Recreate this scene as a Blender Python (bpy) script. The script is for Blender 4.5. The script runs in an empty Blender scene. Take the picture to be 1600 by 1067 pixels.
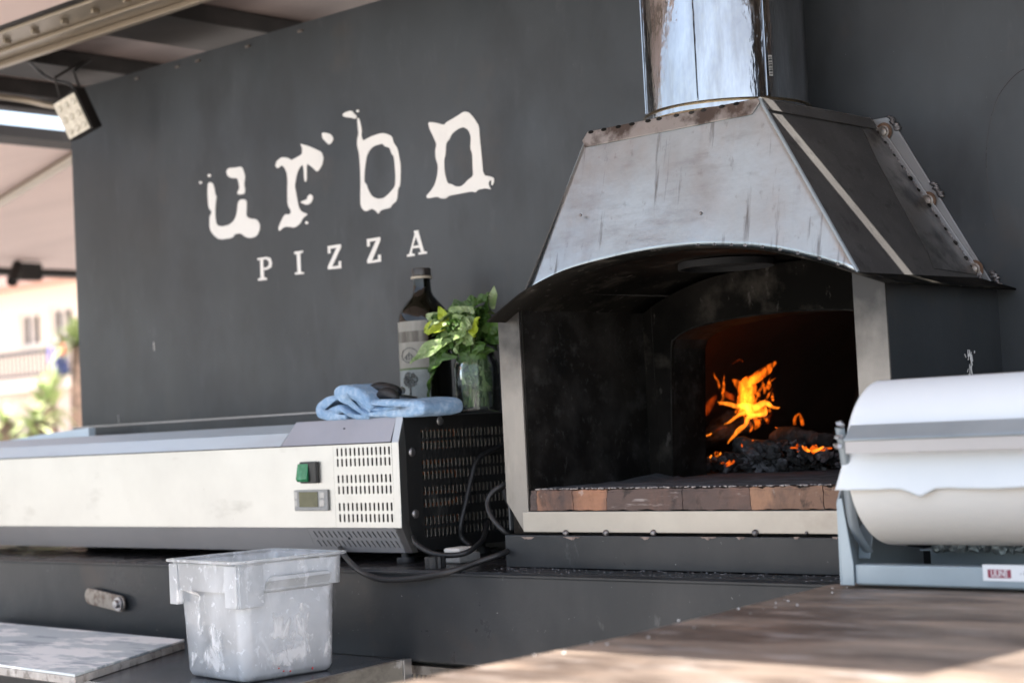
import bpy, bmesh, math, random
from mathutils import Vector, Matrix, noise
from mathutils.geometry import tessellate_polygon
random.seed(7)
S = bpy.context.scene
COL = S.collection
# ------------------------------------------------------------------ camera
F = 2698.1
RX = Vector((0.73728459, 0.67374778, -0.04969669))
RD = Vector((-0.06899589, 0.00191717, -0.9976151))
RF = Vector((-0.67204985, 0.7389589, 0.04789933))
def col(i): return Vector((0, 0, 0))
# rows of the world-from-camera matrix
MW = ((0.73728459, -0.06899589, -0.67204985), (0.67374778, 0.00191717, 0.7389589), (-0.04969669, -0.9976151, 0.04789933))
cam = bpy.data.cameras.new('camera'); camo = bpy.data.objects.new('camera', cam); COL.objects.link(camo)
cr = [MW[i][0] for i in range(3)]; cd = [MW[i][1] for i in range(3)]; cf = [MW[i][2] for i in range(3)]
camo.matrix_world = Matrix(((cr[0], -cd[0], -cf[0], 0), (cr[1], -cd[1], -cf[1], 0), (cr[2], -cd[2], -cf[2], 0), (0, 0, 0, 1)))
cam.sensor_width = 36; cam.lens = F / 1600 * 36; cam.clip_start = .05; cam.clip_end = 2000
cam.dof.use_dof = True; cam.dof.focus_distance = 2.92; cam.dof.aperture_fstop = 3.9
S.camera = camo
# ------------------------------------------------------------------ light
SUN = Vector((0.35, -0.24, 1)).normalized()
el = math.asin(SUN.z); az = math.atan2(SUN.x, SUN.y)
W = bpy.data.worlds.new('World'); S.world = W; W.use_nodes = True
sk = W.node_tree.nodes.new('ShaderNodeTexSky'); sk.sky_type = 'NISHITA'; sk.sun_disc = False
sk.sun_elevation = el; sk.sun_rotation = az; sk.dust_density = 1.5
hs = W.node_tree.nodes.new('ShaderNodeHueSaturation'); hs.inputs['Saturation'].default_value = .66
W.node_tree.links.new(sk.outputs[0], hs.inputs['Color']); W.node_tree.links.new(hs.outputs[0], W.node_tree.nodes['Background'].inputs[0])
W.node_tree.nodes['Background'].inputs[1].default_value = 0.13
sl = bpy.data.lights.new('sun', 'SUN'); sl.energy = 5.0; sl.angle = math.radians(.5); sl.color = (1, .93, .86)
so = bpy.data.objects.new('sun', sl); COL.objects.link(so); so.rotation_euler = SUN.to_track_quat('Z', 'Y').to_euler()
S.view_settings.view_transform = 'Standard'; S.view_settings.look = 'None'; S.view_settings.exposure = 1.72; S.view_settings.gamma = 1
S.cycles.transparent_max_bounces = 24

# ------------------------------------------------------------------ helpers
def ray(px, py):
    c = (px - 800, py - 533, F)
    return Vector([sum(MW[i][j] * c[j] for j in range(3)) for i in range(3)])
def oX(px, py, v): r = ray(px, py); return r * (v / r.x)
def oY(px, py, v): r = ray(px, py); return r * (v / r.y)
def oZ(px, py, v): r = ray(px, py); return r * (v / r.z)

MATS = {}
def mat(name, base, rough=.5, metal=0., layers=(), bumps=(), rl=(), spec=.5, coat=0, emit=None, estr=0):
    """layers: (colour, scale, stretch, lo, hi, strength); bumps: (scale, stretch, strength, distance); rl: (rough, scale, stretch, lo, hi)"""
    m = bpy.data.materials.new(name); m.use_nodes = True; nt = m.node_tree; N = nt.nodes; L = nt.links
    b = N['Principled BSDF']; MATS[name] = m
    tc = N.new('ShaderNodeTexCoord')
    def nz(scale, st, lo=None, hi=None, detail=6):
        mp = N.new('ShaderNodeMapping'); mp.inputs['Scale'].default_value = st; L.new(tc.outputs['Object'], mp.inputs[0])
        mp.inputs['Location'].default_value = (random.random() * 9, random.random() * 9, random.random() * 9)
        n = N.new('ShaderNodeTexNoise'); n.inputs['Scale'].default_value = scale; n.inputs['Detail'].default_value = detail
        n.inputs['Roughness'].default_value = .6
        L.new(mp.outputs[0], n.inputs['Vector'])
        if lo is None: return n.outputs['Fac']
        r = N.new('ShaderNodeMapRange'); r.inputs[1].default_value = lo; r.inputs[2].default_value = hi
        L.new(n.outputs['Fac'], r.inputs[0]); return r.outputs[0]
    c = N.new('ShaderNodeRGB'); c.outputs[0].default_value = (*base, 1); cur = c.outputs[0]
    for (cc, sc, st, lo, hi, k) in layers:
        f = nz(sc, st, lo, hi)
        mu = N.new('ShaderNodeMath'); mu.operation = 'MULTIPLY'; mu.inputs[1].default_value = k; L.new(f, mu.inputs[0])
        mx = N.new('ShaderNodeMix'); mx.data_type = 'RGBA'; L.new(mu.outputs[0], mx.inputs[0]); L.new(cur, mx.inputs[6])
        mx.inputs[7].default_value = (*cc, 1); cur = mx.outputs[2]
    L.new(cur, b.inputs['Base Color'])
    b.inputs['Roughness'].default_value = rough; b.inputs['Metallic'].default_value = metal
    b.inputs['Specular IOR Level'].default_value = spec; b.inputs['Coat Weight'].default_value = coat; b.inputs['Coat Roughness'].default_value = .2
    rc = None
    for (rr, sc, st, lo, hi) in rl:
        f = nz(sc, st, lo, hi)
        mx = N.new('ShaderNodeMix'); L.new(f, mx.inputs[0])
        if rc is None: mx.inputs[2].default_value = rough
        else: L.new(rc, mx.inputs[2])
        mx.inputs[3].default_value = rr; rc = mx.outputs[0]
    if rc is not None: L.new(rc, b.inputs['Roughness'])
    pn = None
    for (sc, st, k, d) in bumps:
        bp = N.new('ShaderNodeBump'); bp.inputs['Strength'].default_value = k; bp.inputs['Distance'].default_value = d
        L.new(nz(sc, st), bp.inputs['Height'])
        if pn: L.new(pn, bp.inputs['Normal'])
        pn = bp.outputs[0]
    if pn: L.new(pn, b.inputs['Normal'])
    if emit: b.inputs['Emission Color'].default_value = (*emit, 1); b.inputs['Emission Strength'].default_value = estr
    return m
def clear_glass(name, tint, rough=.03, opaque=0., ocol=(.8, .8, .8), lay=()):
    """thin glass or plastic: transparent + gloss + a share of diffuse"""
    m = bpy.data.materials.new(name); m.use_nodes = True; nt = m.node_tree; N = nt.nodes; L = nt.links
    N.remove(N['Principled BSDF']); out = N['Material Output']; tc = N.new('ShaderNodeTexCoord')
    tr = N.new('ShaderNodeBsdfTransparent'); tr.inputs[0].default_value = (*tint, 1)
    gl = N.new('ShaderNodeBsdfGlossy'); gl.inputs['Roughness'].default_value = rough
    df = N.new('ShaderNodeBsdfDiffuse'); df.inputs[0].default_value = (*ocol, 1)
    tl = N.new('ShaderNodeBsdfTranslucent'); tl.inputs[0].default_value = (*ocol, 1)
    ad = N.new('ShaderNodeMixShader'); ad.inputs[0].default_value = .35; L.new(df.outputs[0], ad.inputs[1]); L.new(tl.outputs[0], ad.inputs[2])
    m1 = N.new('ShaderNodeMixShader'); L.new(tr.outputs[0], m1.inputs[1]); L.new(ad.outputs[0], m1.inputs[2])
    cur = N.new('ShaderNodeValue'); cur.outputs[0].default_value = opaque; cur = cur.outputs[0]
    for (sc, st, lo, hi, k) in lay:
        mp = N.new('ShaderNodeMapping'); mp.inputs['Scale'].default_value = st; L.new(tc.outputs['Object'], mp.inputs[0])
        n = N.new('ShaderNodeTexNoise'); n.inputs['Scale'].default_value = sc; n.inputs['Detail'].default_value = 7; n.inputs['Distortion'].default_value = .6
        L.new(mp.outputs[0], n.inputs['Vector'])
        r = N.new('ShaderNodeMapRange'); r.inputs[1].default_value = lo; r.inputs[2].default_value = hi; r.inputs[4].default_value = k
        L.new(n.outputs['Fac'], r.inputs[0])
        a = N.new('ShaderNodeMath'); a.operation = 'ADD'; a.use_clamp = True; L.new(cur, a.inputs[0]); L.new(r.outputs[0], a.inputs[1]); cur = a.outputs[0]
    L.new(cur, m1.inputs[0])
    fr = N.new('ShaderNodeFresnel'); fr.inputs[0].default_value = 1.5 if 'glass' not in name else 1.38
    m2 = N.new('ShaderNodeMixShader'); L.new(fr.outputs[0], m2.inputs[0]); L.new(m1.outputs[0], m2.inputs[1]); L.new(gl.outputs[0], m2.inputs[2])
    L.new(m2.outputs[0], out.inputs[0]); MATS[name] = m; return m

def put(o, label=None, cat=None, group=None, kind=None):
    if label: o['label'] = label
    if cat: o['category'] = cat
    if group: o['group'] = group
    if kind: o['kind'] = kind
    return o
ORG = {}
def thing(name, label, cat, loc, group=None):
    o = bpy.data.objects.new(name, None); COL.objects.link(o); o.location = loc; o.empty_display_size = .05
    ORG[o] = Vector(loc); return put(o, label, cat, group)
def obj(name, bm, m, parent=None, smooth=False, bevel=0, bang=35, label=None, origin=None, sharp=40, recalc=True):
    if recalc: bmesh.ops.recalc_face_normals(bm, faces=bm.faces)
    org = ORG[parent] if parent is not None else (Vector(origin) if origin is not None else Vector((0, 0, 0)))
    for v in bm.verts: v.co -= org
    me = bpy.data.meshes.new(name); bm.to_mesh(me); bm.free()
    ms = m if isinstance(m, (list, tuple)) else [m]
    for k in ms: me.materials.append(MATS[k] if isinstance(k, str) else k)
    o = bpy.data.objects.new(name, me); COL.objects.link(o)
    if parent is not None: o.parent = parent
    else: o.location = org
    ORG[o] = org
    if smooth:
        me.polygons.foreach_set('use_smooth', [True] * len(me.polygons)); me.set_sharp_from_angle(angle=math.radians(sharp))
    if bevel:
        bv = o.modifiers.new('bevel', 'BEVEL'); bv.width = bevel; bv.segments = 2; bv.limit_method = 'ANGLE'; bv.angle_limit = math.radians(bang)
        bv.harden_normals = False
    if label: o['label'] = label
    return o
def B(): return bmesh.new()
def box(bm, x0, x1, y0, y1, z0, z1):
    v = [bm.verts.new(p) for p in ((x0, y0, z0), (x1, y0, z0), (x1, y1, z0), (x0, y1, z0), (x0, y0, z1), (x1, y0, z1), (x1, y1, z1), (x0, y1, z1))]
    for f in ((3, 2, 1, 0), (4, 5, 6, 7), (0, 1, 5, 4), (1, 2, 6, 5), (2, 3, 7, 6), (3, 0, 4, 7)): bm.faces.new([v[i] for i in f])
    return bm
def slab(bm, loops, d):
    """loops: list of loops of world points (first outer, rest holes), flat; extruded by vector d"""
    d = Vector(d); tris = tessellate_polygon([[Vector(p) for p in l] for l in loops])
    flat = [Vector(p) for l in loops for p in l]
    a = [bm.verts.new(p) for p in flat]; b = [bm.verts.new(p + d) for p in flat]
    for t in tris:
        try: bm.faces.new([a[i] for i in t]); bm.faces.new([b[i] for i in reversed(t)])
        except ValueError: pass
    k = 0
    for l in loops:
        n = len(l)
        for i in range(n):
            j = (i + 1) % n
            bm.faces.new((a[k + i], a[k + j], b[k + j], b[k + i]))
        k += n
    return bm
def cat_path(pts, n=6, closed=False):
    P = [Vector(p) for p in pts]; out = []; m = len(P)
    for i in range(m if closed else m - 1):
        g = (lambda k: P[k % m]) if closed else (lambda k: P[max(0, min(m - 1, k))])
        a, b, c, d = g(i - 1), g(i), g(i + 1), g(i + 2)
        for s in range(n):
            t = s / n
            out.append(.5 * ((2 * b) + (c - a) * t + (2 * a - 5 * b + 4 * c - d) * t * t + (3 * b - a - 3 * c + d) * t ** 3))
    if not closed: out.append(P[-1])
    return out
def tube(bm, pts, r, seg=10, n=6, cap=True, flat=1., smoothp=True, up=Vector((0, 1, 0))):
    """r: number or list per control point"""
    if smoothp:
        rr = r if isinstance(r, (list, tuple)) else [r] * len(pts)
        path = cat_path(pts, n); rs = [q.x for q in cat_path([(x, 0, 0) for x in rr], n)]
    else:
        path = [Vector(p) for p in pts]; rs = list(r) if isinstance(r, (list, tuple)) else [r] * len(pts)
    rings = []
    prev = None
    for i, p in enumerate(path):
        t = (path[min(i + 1, len(path) - 1)] - path[max(i - 1, 0)]).normalized()
        if prev is None:
            a = t.cross(up)
            if a.length < .1: a = t.cross(Vector((1, 0, 0)))
        else: a = prev - t * prev.dot(t)
        a.normalize(); prev = a; b = t.cross(a)
        rings.append([bm.verts.new(p + (a * math.cos(2 * math.pi * k / seg) + b * flat * math.sin(2 * math.pi * k / seg)) * max(rs[i], 1e-4)) for k in range(seg)])
    for u, v in zip(rings, rings[1:]):
        for k in range(seg): bm.faces.new((u[k], u[(k + 1) % seg], v[(k + 1) % seg], v[k]))
    if cap: bm.faces.new(rings[0][::-1]); bm.faces.new(rings[-1])
    return bm
def lathe(bm, prof, c, seg=48, axis='Z'):
    c = Vector(c); rings = []
    for (r, h) in prof:
        ring = []
        for k in range(seg):
            a = 2 * math.pi * k / seg
            if axis == 'Z': q = Vector((r * math.cos(a), r * math.sin(a), h))
            elif axis == 'X': q = Vector((h, r * math.cos(a), r * math.sin(a)))
            else: q = Vector((r * math.cos(a), h, r * math.sin(a)))
            ring.append(bm.verts.new(c + q))
        rings.append(ring)
    for u, v in zip(rings, rings[1:]):
        for k in range(seg): bm.faces.new((u[k], u[(k + 1) % seg], v[(k + 1) % seg], v[k]))
    if prof[0][0] > 1e-6: bm.faces.new(rings[0])
    if prof[-1][0] > 1e-6: bm.faces.new(rings[-1])
    bmesh.ops.remove_doubles(bm, verts=bm.verts, dist=1e-6)
    return bm
def grid(bm, f, nu, nv):
    v = [[bm.verts.new(f(i / nu, j / nv)) for j in range(nv + 1)] for i in range(nu + 1)]
    for i in range(nu):
        for j in range(nv): bm.faces.new((v[i][j], v[i + 1][j], v[i + 1][j + 1], v[i][j + 1]))
    return bm
def solid(o, t, off=0):
    m = o.modifiers.new('solid', 'SOLIDIFY'); m.thickness = t; m.offset = off; return o
def chaikin(l, n=1):
    for _ in range(n):
        o = []
        for i in range(len(l)):
            a, b = l[i], l[(i + 1) % len(l)]
            o += [(a[0] * .8 + b[0] * .2, a[1] * .8 + b[1] * .2), (a[0] * .2 + b[0] * .8, a[1] * .2 + b[1] * .8)]
        l = o
    return l
def perforated(bm, o, U, V, us, vs, sw, sh, u0, u1, v0, v1, depth, slant=0.):
    """sheet in plane o+u*U+v*V with capsule holes at us x vs; rim margins u0..u1, v0..v1"""
    N = U.cross(V).normalized()
    ub = [u0] + [(a + b) / 2 for a, b in zip(us, us[1:])] + [u1]
    vb = [v0] + [(a + b) / 2 for a, b in zip(vs, vs[1:])] + [v1]
    cap = []
    for k in range(12):
        a = 2 * math.pi * (k + .5) / 12
        x = math.cos(a) * sw / 2; y = math.sin(a) * sw / 2 + (sh / 2 - sw / 2) * (1 if math.sin(a) > 0 else -1)
        cap.append((x, y))
    for i, u in enumerate(us):
        for j, v in enumerate(vs):
            inner, outer, back = [], [], []
            hl, hr, hd, hu = u - ub[i], ub[i + 1] - u, v - vb[j], vb[j + 1] - v
            order = [(1, .34), (1, 1), (.34, 1), (-.34, 1), (-1, 1), (-1, .34), (-1, -.34), (-1, -1), (-.34, -1), (.34, -1), (1, -1), (1, -.34)]
            for (x, y), (ox, oy) in zip(cap, order):
                q = (u + x + y * slant, v + y)
                inner.append(bm.verts.new(o + U * q[0] + V * q[1])); back.append(bm.verts.new(o + U * q[0] + V * q[1] - N * depth))
                w = (u + ox * (hr if ox > 0 else hl), v + oy * (hu if oy > 0 else hd))
                outer.append(bm.verts.new(o + U * w[0] + V * w[1]))
            for k in range(12):
                j2 = (k + 1) % 12
                bm.faces.new((inner[k], outer[k], outer[j2], inner[j2]))
                bm.faces.new((inner[k], inner[j2], back[j2], back[k])).material_index = 1
    bmesh.ops.remove_doubles(bm, verts=bm.verts, dist=1e-5)

# ------------------------------------------------------------------ materials
I3 = (1, 1, 1)
mat('wall_paint', (.030, .0345, .038), .36, spec=.46, layers=[((.048, .053, .058), 1.8, (1, 1, .8), .40, .66, .9), ((.016, .017, .018), 3, (1, 1, .35), .5, .7, .5),
    ((.08, .06, .045), 3.5, I3, .60, .74, .4), ((.085, .09, .095), 24, (1, 1, .3), .60, .76, .35), ((.012, .012, .013), 6, (1, 1, .5), .52, .7, .5), ((.45, .45, .43), 140, I3, .73, .77, .7)],
    bumps=[(300, I3, .08, .001), (3, I3, .25, .008)], rl=[(.5, 5, I3, .35, .7)])
mat('counter_paint', (.022, .0245, .027), .36, spec=.32, layers=[((.055, .055, .056), 3, (1, 1, .6), .45, .7, .7), ((.3, .3, .29), 110, I3, .69, .74, .8), ((.16, .16, .16), 14, (1, 1, .5), .64, .75, .6),
    ((.09, .06, .045), 6, I3, .6, .75, .3)], bumps=[(200, I3, .12, .001), (6, I3, .3, .006)], rl=[(.25, 4, I3, .4, .7)])
mat('counter_top', (.018, .017, .018), .22, layers=[((.10, .10, .11), 60, I3, .62, .74, .6), ((.05, .04, .04), 4, I3, .5, .7, .5)], bumps=[(90, I3, .4, .002)], rl=[(.5, 12, I3, .45, .65)])
mat('white_paint', (.78, .76, .72), .6, layers=[((.6, .58, .55), 20, I3, .5, .8, .35)])
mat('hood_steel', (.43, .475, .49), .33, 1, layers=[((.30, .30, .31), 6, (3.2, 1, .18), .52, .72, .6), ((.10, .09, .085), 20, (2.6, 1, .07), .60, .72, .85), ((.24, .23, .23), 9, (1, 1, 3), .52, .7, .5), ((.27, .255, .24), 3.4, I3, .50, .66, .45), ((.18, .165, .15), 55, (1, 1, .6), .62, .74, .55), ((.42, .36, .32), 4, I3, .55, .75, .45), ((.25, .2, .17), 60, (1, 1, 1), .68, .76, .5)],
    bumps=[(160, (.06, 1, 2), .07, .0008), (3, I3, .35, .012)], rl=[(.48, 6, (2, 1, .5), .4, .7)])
mat('hood_flange', (.33, .31, .29), .4, .9, layers=[((.07, .05, .04), 22, I3, .47, .62, .9), ((.2, .15, .12), 6, I3, .5, .7, .6)], bumps=[(120, I3, .3, .001)])
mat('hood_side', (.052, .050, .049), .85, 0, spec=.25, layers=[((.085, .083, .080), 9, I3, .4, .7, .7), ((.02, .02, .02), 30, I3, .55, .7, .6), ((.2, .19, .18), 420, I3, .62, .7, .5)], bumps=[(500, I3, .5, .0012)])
mat('ground_steel', (.40, .395, .39), .38, .9, layers=[((.16, .12, .10), 9, I3, .58, .72, .7), ((.3, .28, .27), 30, (1, 1, .3), .5, .75, .4)], bumps=[(200, (1, 1, .3), .15, .001)])
mat('raw_steel', (.42, .385, .33), .45, .5, layers=[((.24, .21, .17), 12, (.6, 1, 1), .56, .7, .55), ((.25, .17, .12), 26, I3, .66, .74, .8), ((.34, .30, .26), 5, I3, .4, .7, .6), ((.56, .52, .45), 3, I3, .5, .7, .5)], bumps=[(160, I3, .12, .001)])
mat('soot', (.007, .0068, .0065), .75, layers=[((.04, .038, .036), 6, I3, .46, .68, .8), ((.055, .054, .052), 20, (1, 1, 1), .56, .72, .6), ((.05, .05, .048), 90, (1, 1, .8), .58, .7, .5), ((.022, .018, .014), 3, I3, .45, .7, .6)], bumps=[(90, I3, .3, .002), (8, I3, .3, .006)], spec=.05)
mat('soot_sheet', (.012, .011, .0095), .7, 0, spec=.04, layers=[((.004, .004, .0035), 5, I3, .42, .58, .9), ((.05, .045, .038), 14, I3, .54, .72, .7), ((.12, .11, .10), 60, (1, 1, .4), .62, .72, .5)], bumps=[(40, I3, .3, .002)])
mat('chrome', (.44, .45, .47), .08, 1, layers=[((.22, .21, .21), 5, (3, 3, .5), .42, .66, .85), ((.3, .28, .26), 30, (2, 2, .2), .6, .75, .5)], bumps=[(3.2, (1.6, 1.6, .45), .6, .014), (9, (2.5, 2.5, .35), .3, .004), (160, (2, 2, .1), .04, .001)], rl=[(.2, 12, (3, 3, .3), .5, .7)])
mat('brushed_steel', (.58, .575, .55), .36, 1, layers=[((.47, .46, .44), 3, I3, .4, .7, .7), ((.36, .35, .33), 14, (.5, 1, 1), .62, .74, .45), ((.25, .23, .2), 90, I3, .7, .76, .5), ((.4, .38, .36), 40, (.3, 1, 1), .66, .76, .3)], bumps=[(300, (.04, 1, 3), .06, .0008), (3, I3, .1, .003)])
mat('lid_steel', (.60, .69, .76), .42, .35, bumps=[(300, (.04, 1, 3), .05, .0008), (4, I3, .2, .004)], layers=[((.42, .43, .47), 6, (.4, 1, 3), .5, .75, .5)])
mat('grey_steel', (.46, .44, .44), .4, 1, layers=[((.36, .34, .34), 4, I3, .4, .7, .6)], bumps=[(300, (.04, 1, 3), .06, .0008)])
mat('soft_steel', (.42, .41, .41), .42, .45, layers=[((.34, .33, .33), 4, I3, .4, .7, .6)], bumps=[(300, (.04, 1, 3), .06, .0008)])
mat('black_panel', (.012, .012, .012), .45, layers=[((.07, .07, .068), 9, I3, .55, .75, .7), ((.16, .16, .155), 120, I3, .66, .74, .5)], bumps=[(200, I3, .1, .0006)])
mat('interior_dark', (.006, .007, .008), .8)
mat('copper', (.75, .28, .12), .35, .9, layers=[((.25, .1, .06), 30, I3, .45, .6, .8)])
mat('green_plastic', (.02, .18, .07), .25, layers=[((.10, .42, .22), 60, I3, .5, .7, .6)], coat=.5)
mat('black_plastic', (.012, .012, .012), .35, layers=[((.05, .05, .05), 90, I3, .6, .72, .6)])
mat('rubber', (.014, .014, .015), .5, layers=[((.05, .05, .05), 60, I3, .6, .74, .6)], bumps=[(60, I3, .1, .001)])
mat('grey_plastic', (.30, .30, .29), .45, layers=[((.2, .2, .2), 80, I3, .55, .7, .5)])
mat('screen', (.11, .11, .05), .18, layers=[((.07, .07, .03), 30, I3, .4, .7, .8)])
mat('terry', (.30, .46, .66), .95, layers=[((.50, .64, .80), 90, I3, .45, .65, .8), ((.19, .33, .54), 14, I3, .5, .7, .6)], bumps=[(520, I3, 1, .002), (130, I3, .8, .004), (30, I3, .5, .008)], spec=.1)
mat('bottle_dark', (.004, .004, .002), .05, spec=.45)
mat('paper_label', (.21, .205, .18), .6, layers=[((.27, .265, .24), 60, (1, 1, .3), .45, .65, .7), ((.22, .2, .17), 35, I3, .6, .7, .5)])
mat('print_ink', (.05, .055, .055), .6, layers=[((.2, .21, .2), 200, I3, .45, .6, .8)])
mat('cork_ring', (.36, .32, .25), .5)
mat('cap_dark', (.06, .055, .05), .3, .6)
mat('brick_red', (.19, .105, .072), .9, layers=[((.03, .025, .022), 34, (1, 1, .7), .56, .66, .75), ((.34, .17, .10), 7, (1, 1, .4), .45, .62, .8), ((.055, .045, .045), 7, (1, 1, .3), .5, .62, .85), ((.42, .36, .33), 60, I3, .62, .72, .5)], bumps=[(120, I3, .6, .002), (25, I3, .5, .004)])
mat('brick_dark', (.10, .07, .06), .9, layers=[((.03, .025, .022), 34, (1, 1, .7), .56, .66, .75), ((.20, .11, .08), 8, (1, 1, .4), .48, .62, .7), ((.04, .035, .035), 9, I3, .5, .65, .7), ((.40, .36, .34), 50, (.3, 1, 2), .6, .7, .5)], bumps=[(120, I3, .6, .002), (25, I3, .5, .004)])
mat('brick_tan', (.19, .115, .08), .9, layers=[((.03, .025, .022), 34, (1, 1, .7), .56, .66, .75), ((.32, .18, .11), 9, I3, .45, .58, .8), ((.055, .045, .042), 14, (1, 1, .5), .48, .62, .85), ((.45, .40, .36), 60, I3, .62, .72, .5)], bumps=[(120, I3, .6, .002), (25, I3, .5, .004)])
mat('ash', (.055, .057, .063), .95, layers=[((.13, .135, .15), 20, I3, .45, .65, .7), ((.02, .02, .02), 40, I3, .55, .7, .7)], bumps=[(90, I3, .7, .004)])
mat('char', (.010, .010, .010), .9, layers=[((.07, .07, .072), 26, I3, .48, .64, .75), ((.14, .135, .13), 70, I3, .6, .7, .5)], bumps=[(40, I3, .9, .008), (150, I3, .6, .003)])
mat('firebrick', (.05, .035, .03), .9, layers=[((.11, .06, .045), 3, I3, .45, .7, .6)], bumps=[(30, I3, .5, .006)])
mat('paper_white', (.74, .78, .80), .75, layers=[((.69, .73, .76), 3, I3, .4, .7, .7)], bumps=[(5, (1, 1, 1), .2, .004)])
mat('paper_cream', (.80, .78, .73), .75, layers=[((.75, .72, .66), 2.5, I3, .4, .7, .7)], bumps=[(4, (1, 1, 1), .25, .004)])
mat('galvanised', (.35, .41, .45), .42, .55, layers=[((.26, .31, .34), 5, I3, .4, .7, .8), ((.15, .13, .13), 45, I3, .7, .76, .7)], bumps=[(90, I3, .1, .0008)])
mat('sticker', (.8, .8, .8), .4)
mat('red_ink', (.28, .03, .06), .5)
mat('marble', (.58, .63, .64), .6, spec=.3, layers=[((.92, .92, .90), 10, (.6, 1.5, 1), .47, .54, .95), ((.30, .35, .40), 11, (.5, 1.6, 1), .54, .64, .8), ((.8, .8, .8), 45, I3, .6, .7, .5)], bumps=[(60, I3, .2, .001)])
mat('board_edge', (.42, .39, .36), .8, layers=[((.18, .16, .14), 40, I3, .5, .62, .8), ((.62, .60, .57), 20, I3, .5, .65, .7)], bumps=[(120, I3, .6, .002)])
mat('table_steel', (.20, .21, .23), .25, .8, layers=[((.09, .09, .10), 4, I3, .4, .65, .7), ((.5, .51, .53), 26, (1, .4, 1), .6, .72, .6)], bumps=[(30, I3, .15, .002)])
mat('worn_edge', (.26, .24, .20), .7, .2, layers=[((.08, .06, .05), 16, (1, .5, 1), .45, .62, .85), ((.5, .49, .46), 30, I3, .6, .7, .7)], bumps=[(80, I3, .5, .002)])
mat('wood_counter', (.20, .16, .13), .6, spec=.3, layers=[((.085, .064, .052), 5, (.7, 1.6, 1), .42, .56, .9), ((.34, .26, .20), 9, (.5, 1.8, 1), .5, .66, .7), ((.34, .31, .29), 14, (.6, 2, 1), .54, .68, .7), ((.03, .022, .018), 22, (.3, 3, 1), .54, .66, .75), ((.40, .33, .27), 40, (.25, 3, 1), .60, .72, .5)], bumps=[(30, (.4, 3, 1), .3, .003)], rl=[(.4, 5, I3, .4, .7)])
mat('awning_panel', (.60, .47, .42), .7, layers=[((.50, .39, .35), 2, (.4, 2.5, 1), .4, .7, .7)], bumps=[(20, (.2, 2, 1), .2, .004)])
mat('ceiling_panel', (.12, .09, .08), .6, layers=[((.10, .075, .065), 3, (.4, 3, 1), .4, .65, .8)], bumps=[(20, (.2, 2, 1), .2, .004)])
mat('beam_dark', (.012, .010, .009), .6, spec=.25, layers=[((.04, .033, .03), 6, I3, .5, .7, .6)])
mat('beam_metal', (.28, .235, .175), .4, .5, layers=[((.26, .21, .15), 8, (.3, 1, 1), .45, .65, .7)], bumps=[(90, I3, .1, .001)])
mat('bolt_steel', (.30, .27, .24), .4, .8, layers=[((.10, .06, .045), 60, I3, .45, .62, .7)], bumps=[(150, I3, .3, .001)])
mat('weld', (.16, .15, .15), .4, .8, layers=[((.35, .33, .32), 80, I3, .5, .65, .7)], bumps=[(90, I3, .8, .003)])
mat('lamp_lens', (.55, .50, .40), .2, layers=[((.72, .68, .56), 80, I3, .45, .65, .8)], coat=.4)
mat('heat_tint', (.14, .08, .05), .5, .6, layers=[((.3, .2, .14), 60, I3, .45, .65, .7)])
mat('leaf', (.050, .115, .020), .38, layers=[((.10, .20, .04), 45, I3, .45, .65, .8), ((.02, .055, .010), 60, I3, .5, .65, .7)], bumps=[(140, I3, .8, .002)])
mat('leaf_pale', (.24, .35, .13), .36, layers=[((.50, .60, .34), 45, I3, .48, .62, .8), ((.07, .14, .03), 60, I3, .52, .65, .6)], bumps=[(140, I3, .8, .002)])  # lighter leaf tone, raised to carry the leaves' highlights too
mat('leaf_sunlit', (.36, .47, .03), .4, layers=[((.52, .60, .06), 25, I3, .45, .65, .8)], bumps=[(140, I3, .4, .001)])  # sunlight on a few leaves put into their yellow-green colour
for k in ('leaf', 'leaf_pale', 'leaf_sunlit'):
    nt = MATS[k].node_tree; p = nt.nodes['Principled BSDF']; tl = nt.nodes.new('ShaderNodeBsdfTranslucent'); mx = nt.nodes.new('ShaderNodeMixShader')
    mx.inputs[0].default_value = .3; nt.links.new(p.inputs['Base Color'].links[0].from_socket, tl.inputs[0])
    nt.links.new(p.outputs[0], mx.inputs[1]); nt.links.new(tl.outputs[0], mx.inputs[2]); nt.links.new(mx.outputs[0], nt.nodes['Material Output'].inputs[0])
mat('stem', (.16, .24, .07), .5)
mat('flour', (.8, .8, .79), .9, bumps=[(40, I3, .4, .004)])
clear_glass('jar_glass', (.96, .98, .975), .04, .02, (.7, .75, .75), lay=[(60, (1, 1, 3), .64, .76, .2)])
clear_glass('water', (.88, .93, .9), .02, .03)
clear_glass('tub_plastic', (.95, .96, .97), .16, .44, (.90, .93, .96), lay=[(9, (1, 1, .7), .42, .85, .5), (80, I3, .62, .70, .3), (30, (1, 1, .5), .60, .70, .3)])
clear_glass('flour_smear', (1, 1, 1), .6, 0, (.9, .9, .9), lay=[(34, (1, 1, .6), .50, .56, .95)])
nt = MATS['flour_smear'].node_tree; N = nt.nodes; L = nt.links  # smears thin out towards an uneven outline
nn_ = [n for n in N if n.type == 'TEX_NOISE'][0]; mr_ = [n for n in N if n.type == 'MAP_RANGE'][0]; tc_ = [n for n in N if n.type == 'TEX_COORD'][0]
vs_ = N.new('ShaderNodeVectorMath'); vs_.operation = 'DISTANCE'; vs_.inputs[1].default_value = (.5, .5, .5); L.new(tc_.outputs['Generated'], vs_.inputs[0])
ms_ = N.new('ShaderNodeMath'); ms_.operation = 'MULTIPLY_ADD'; ms_.inputs[1].default_value = -.42; L.new(vs_.outputs['Value'], ms_.inputs[0]); L.new(nn_.outputs['Fac'], ms_.inputs[2])
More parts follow.
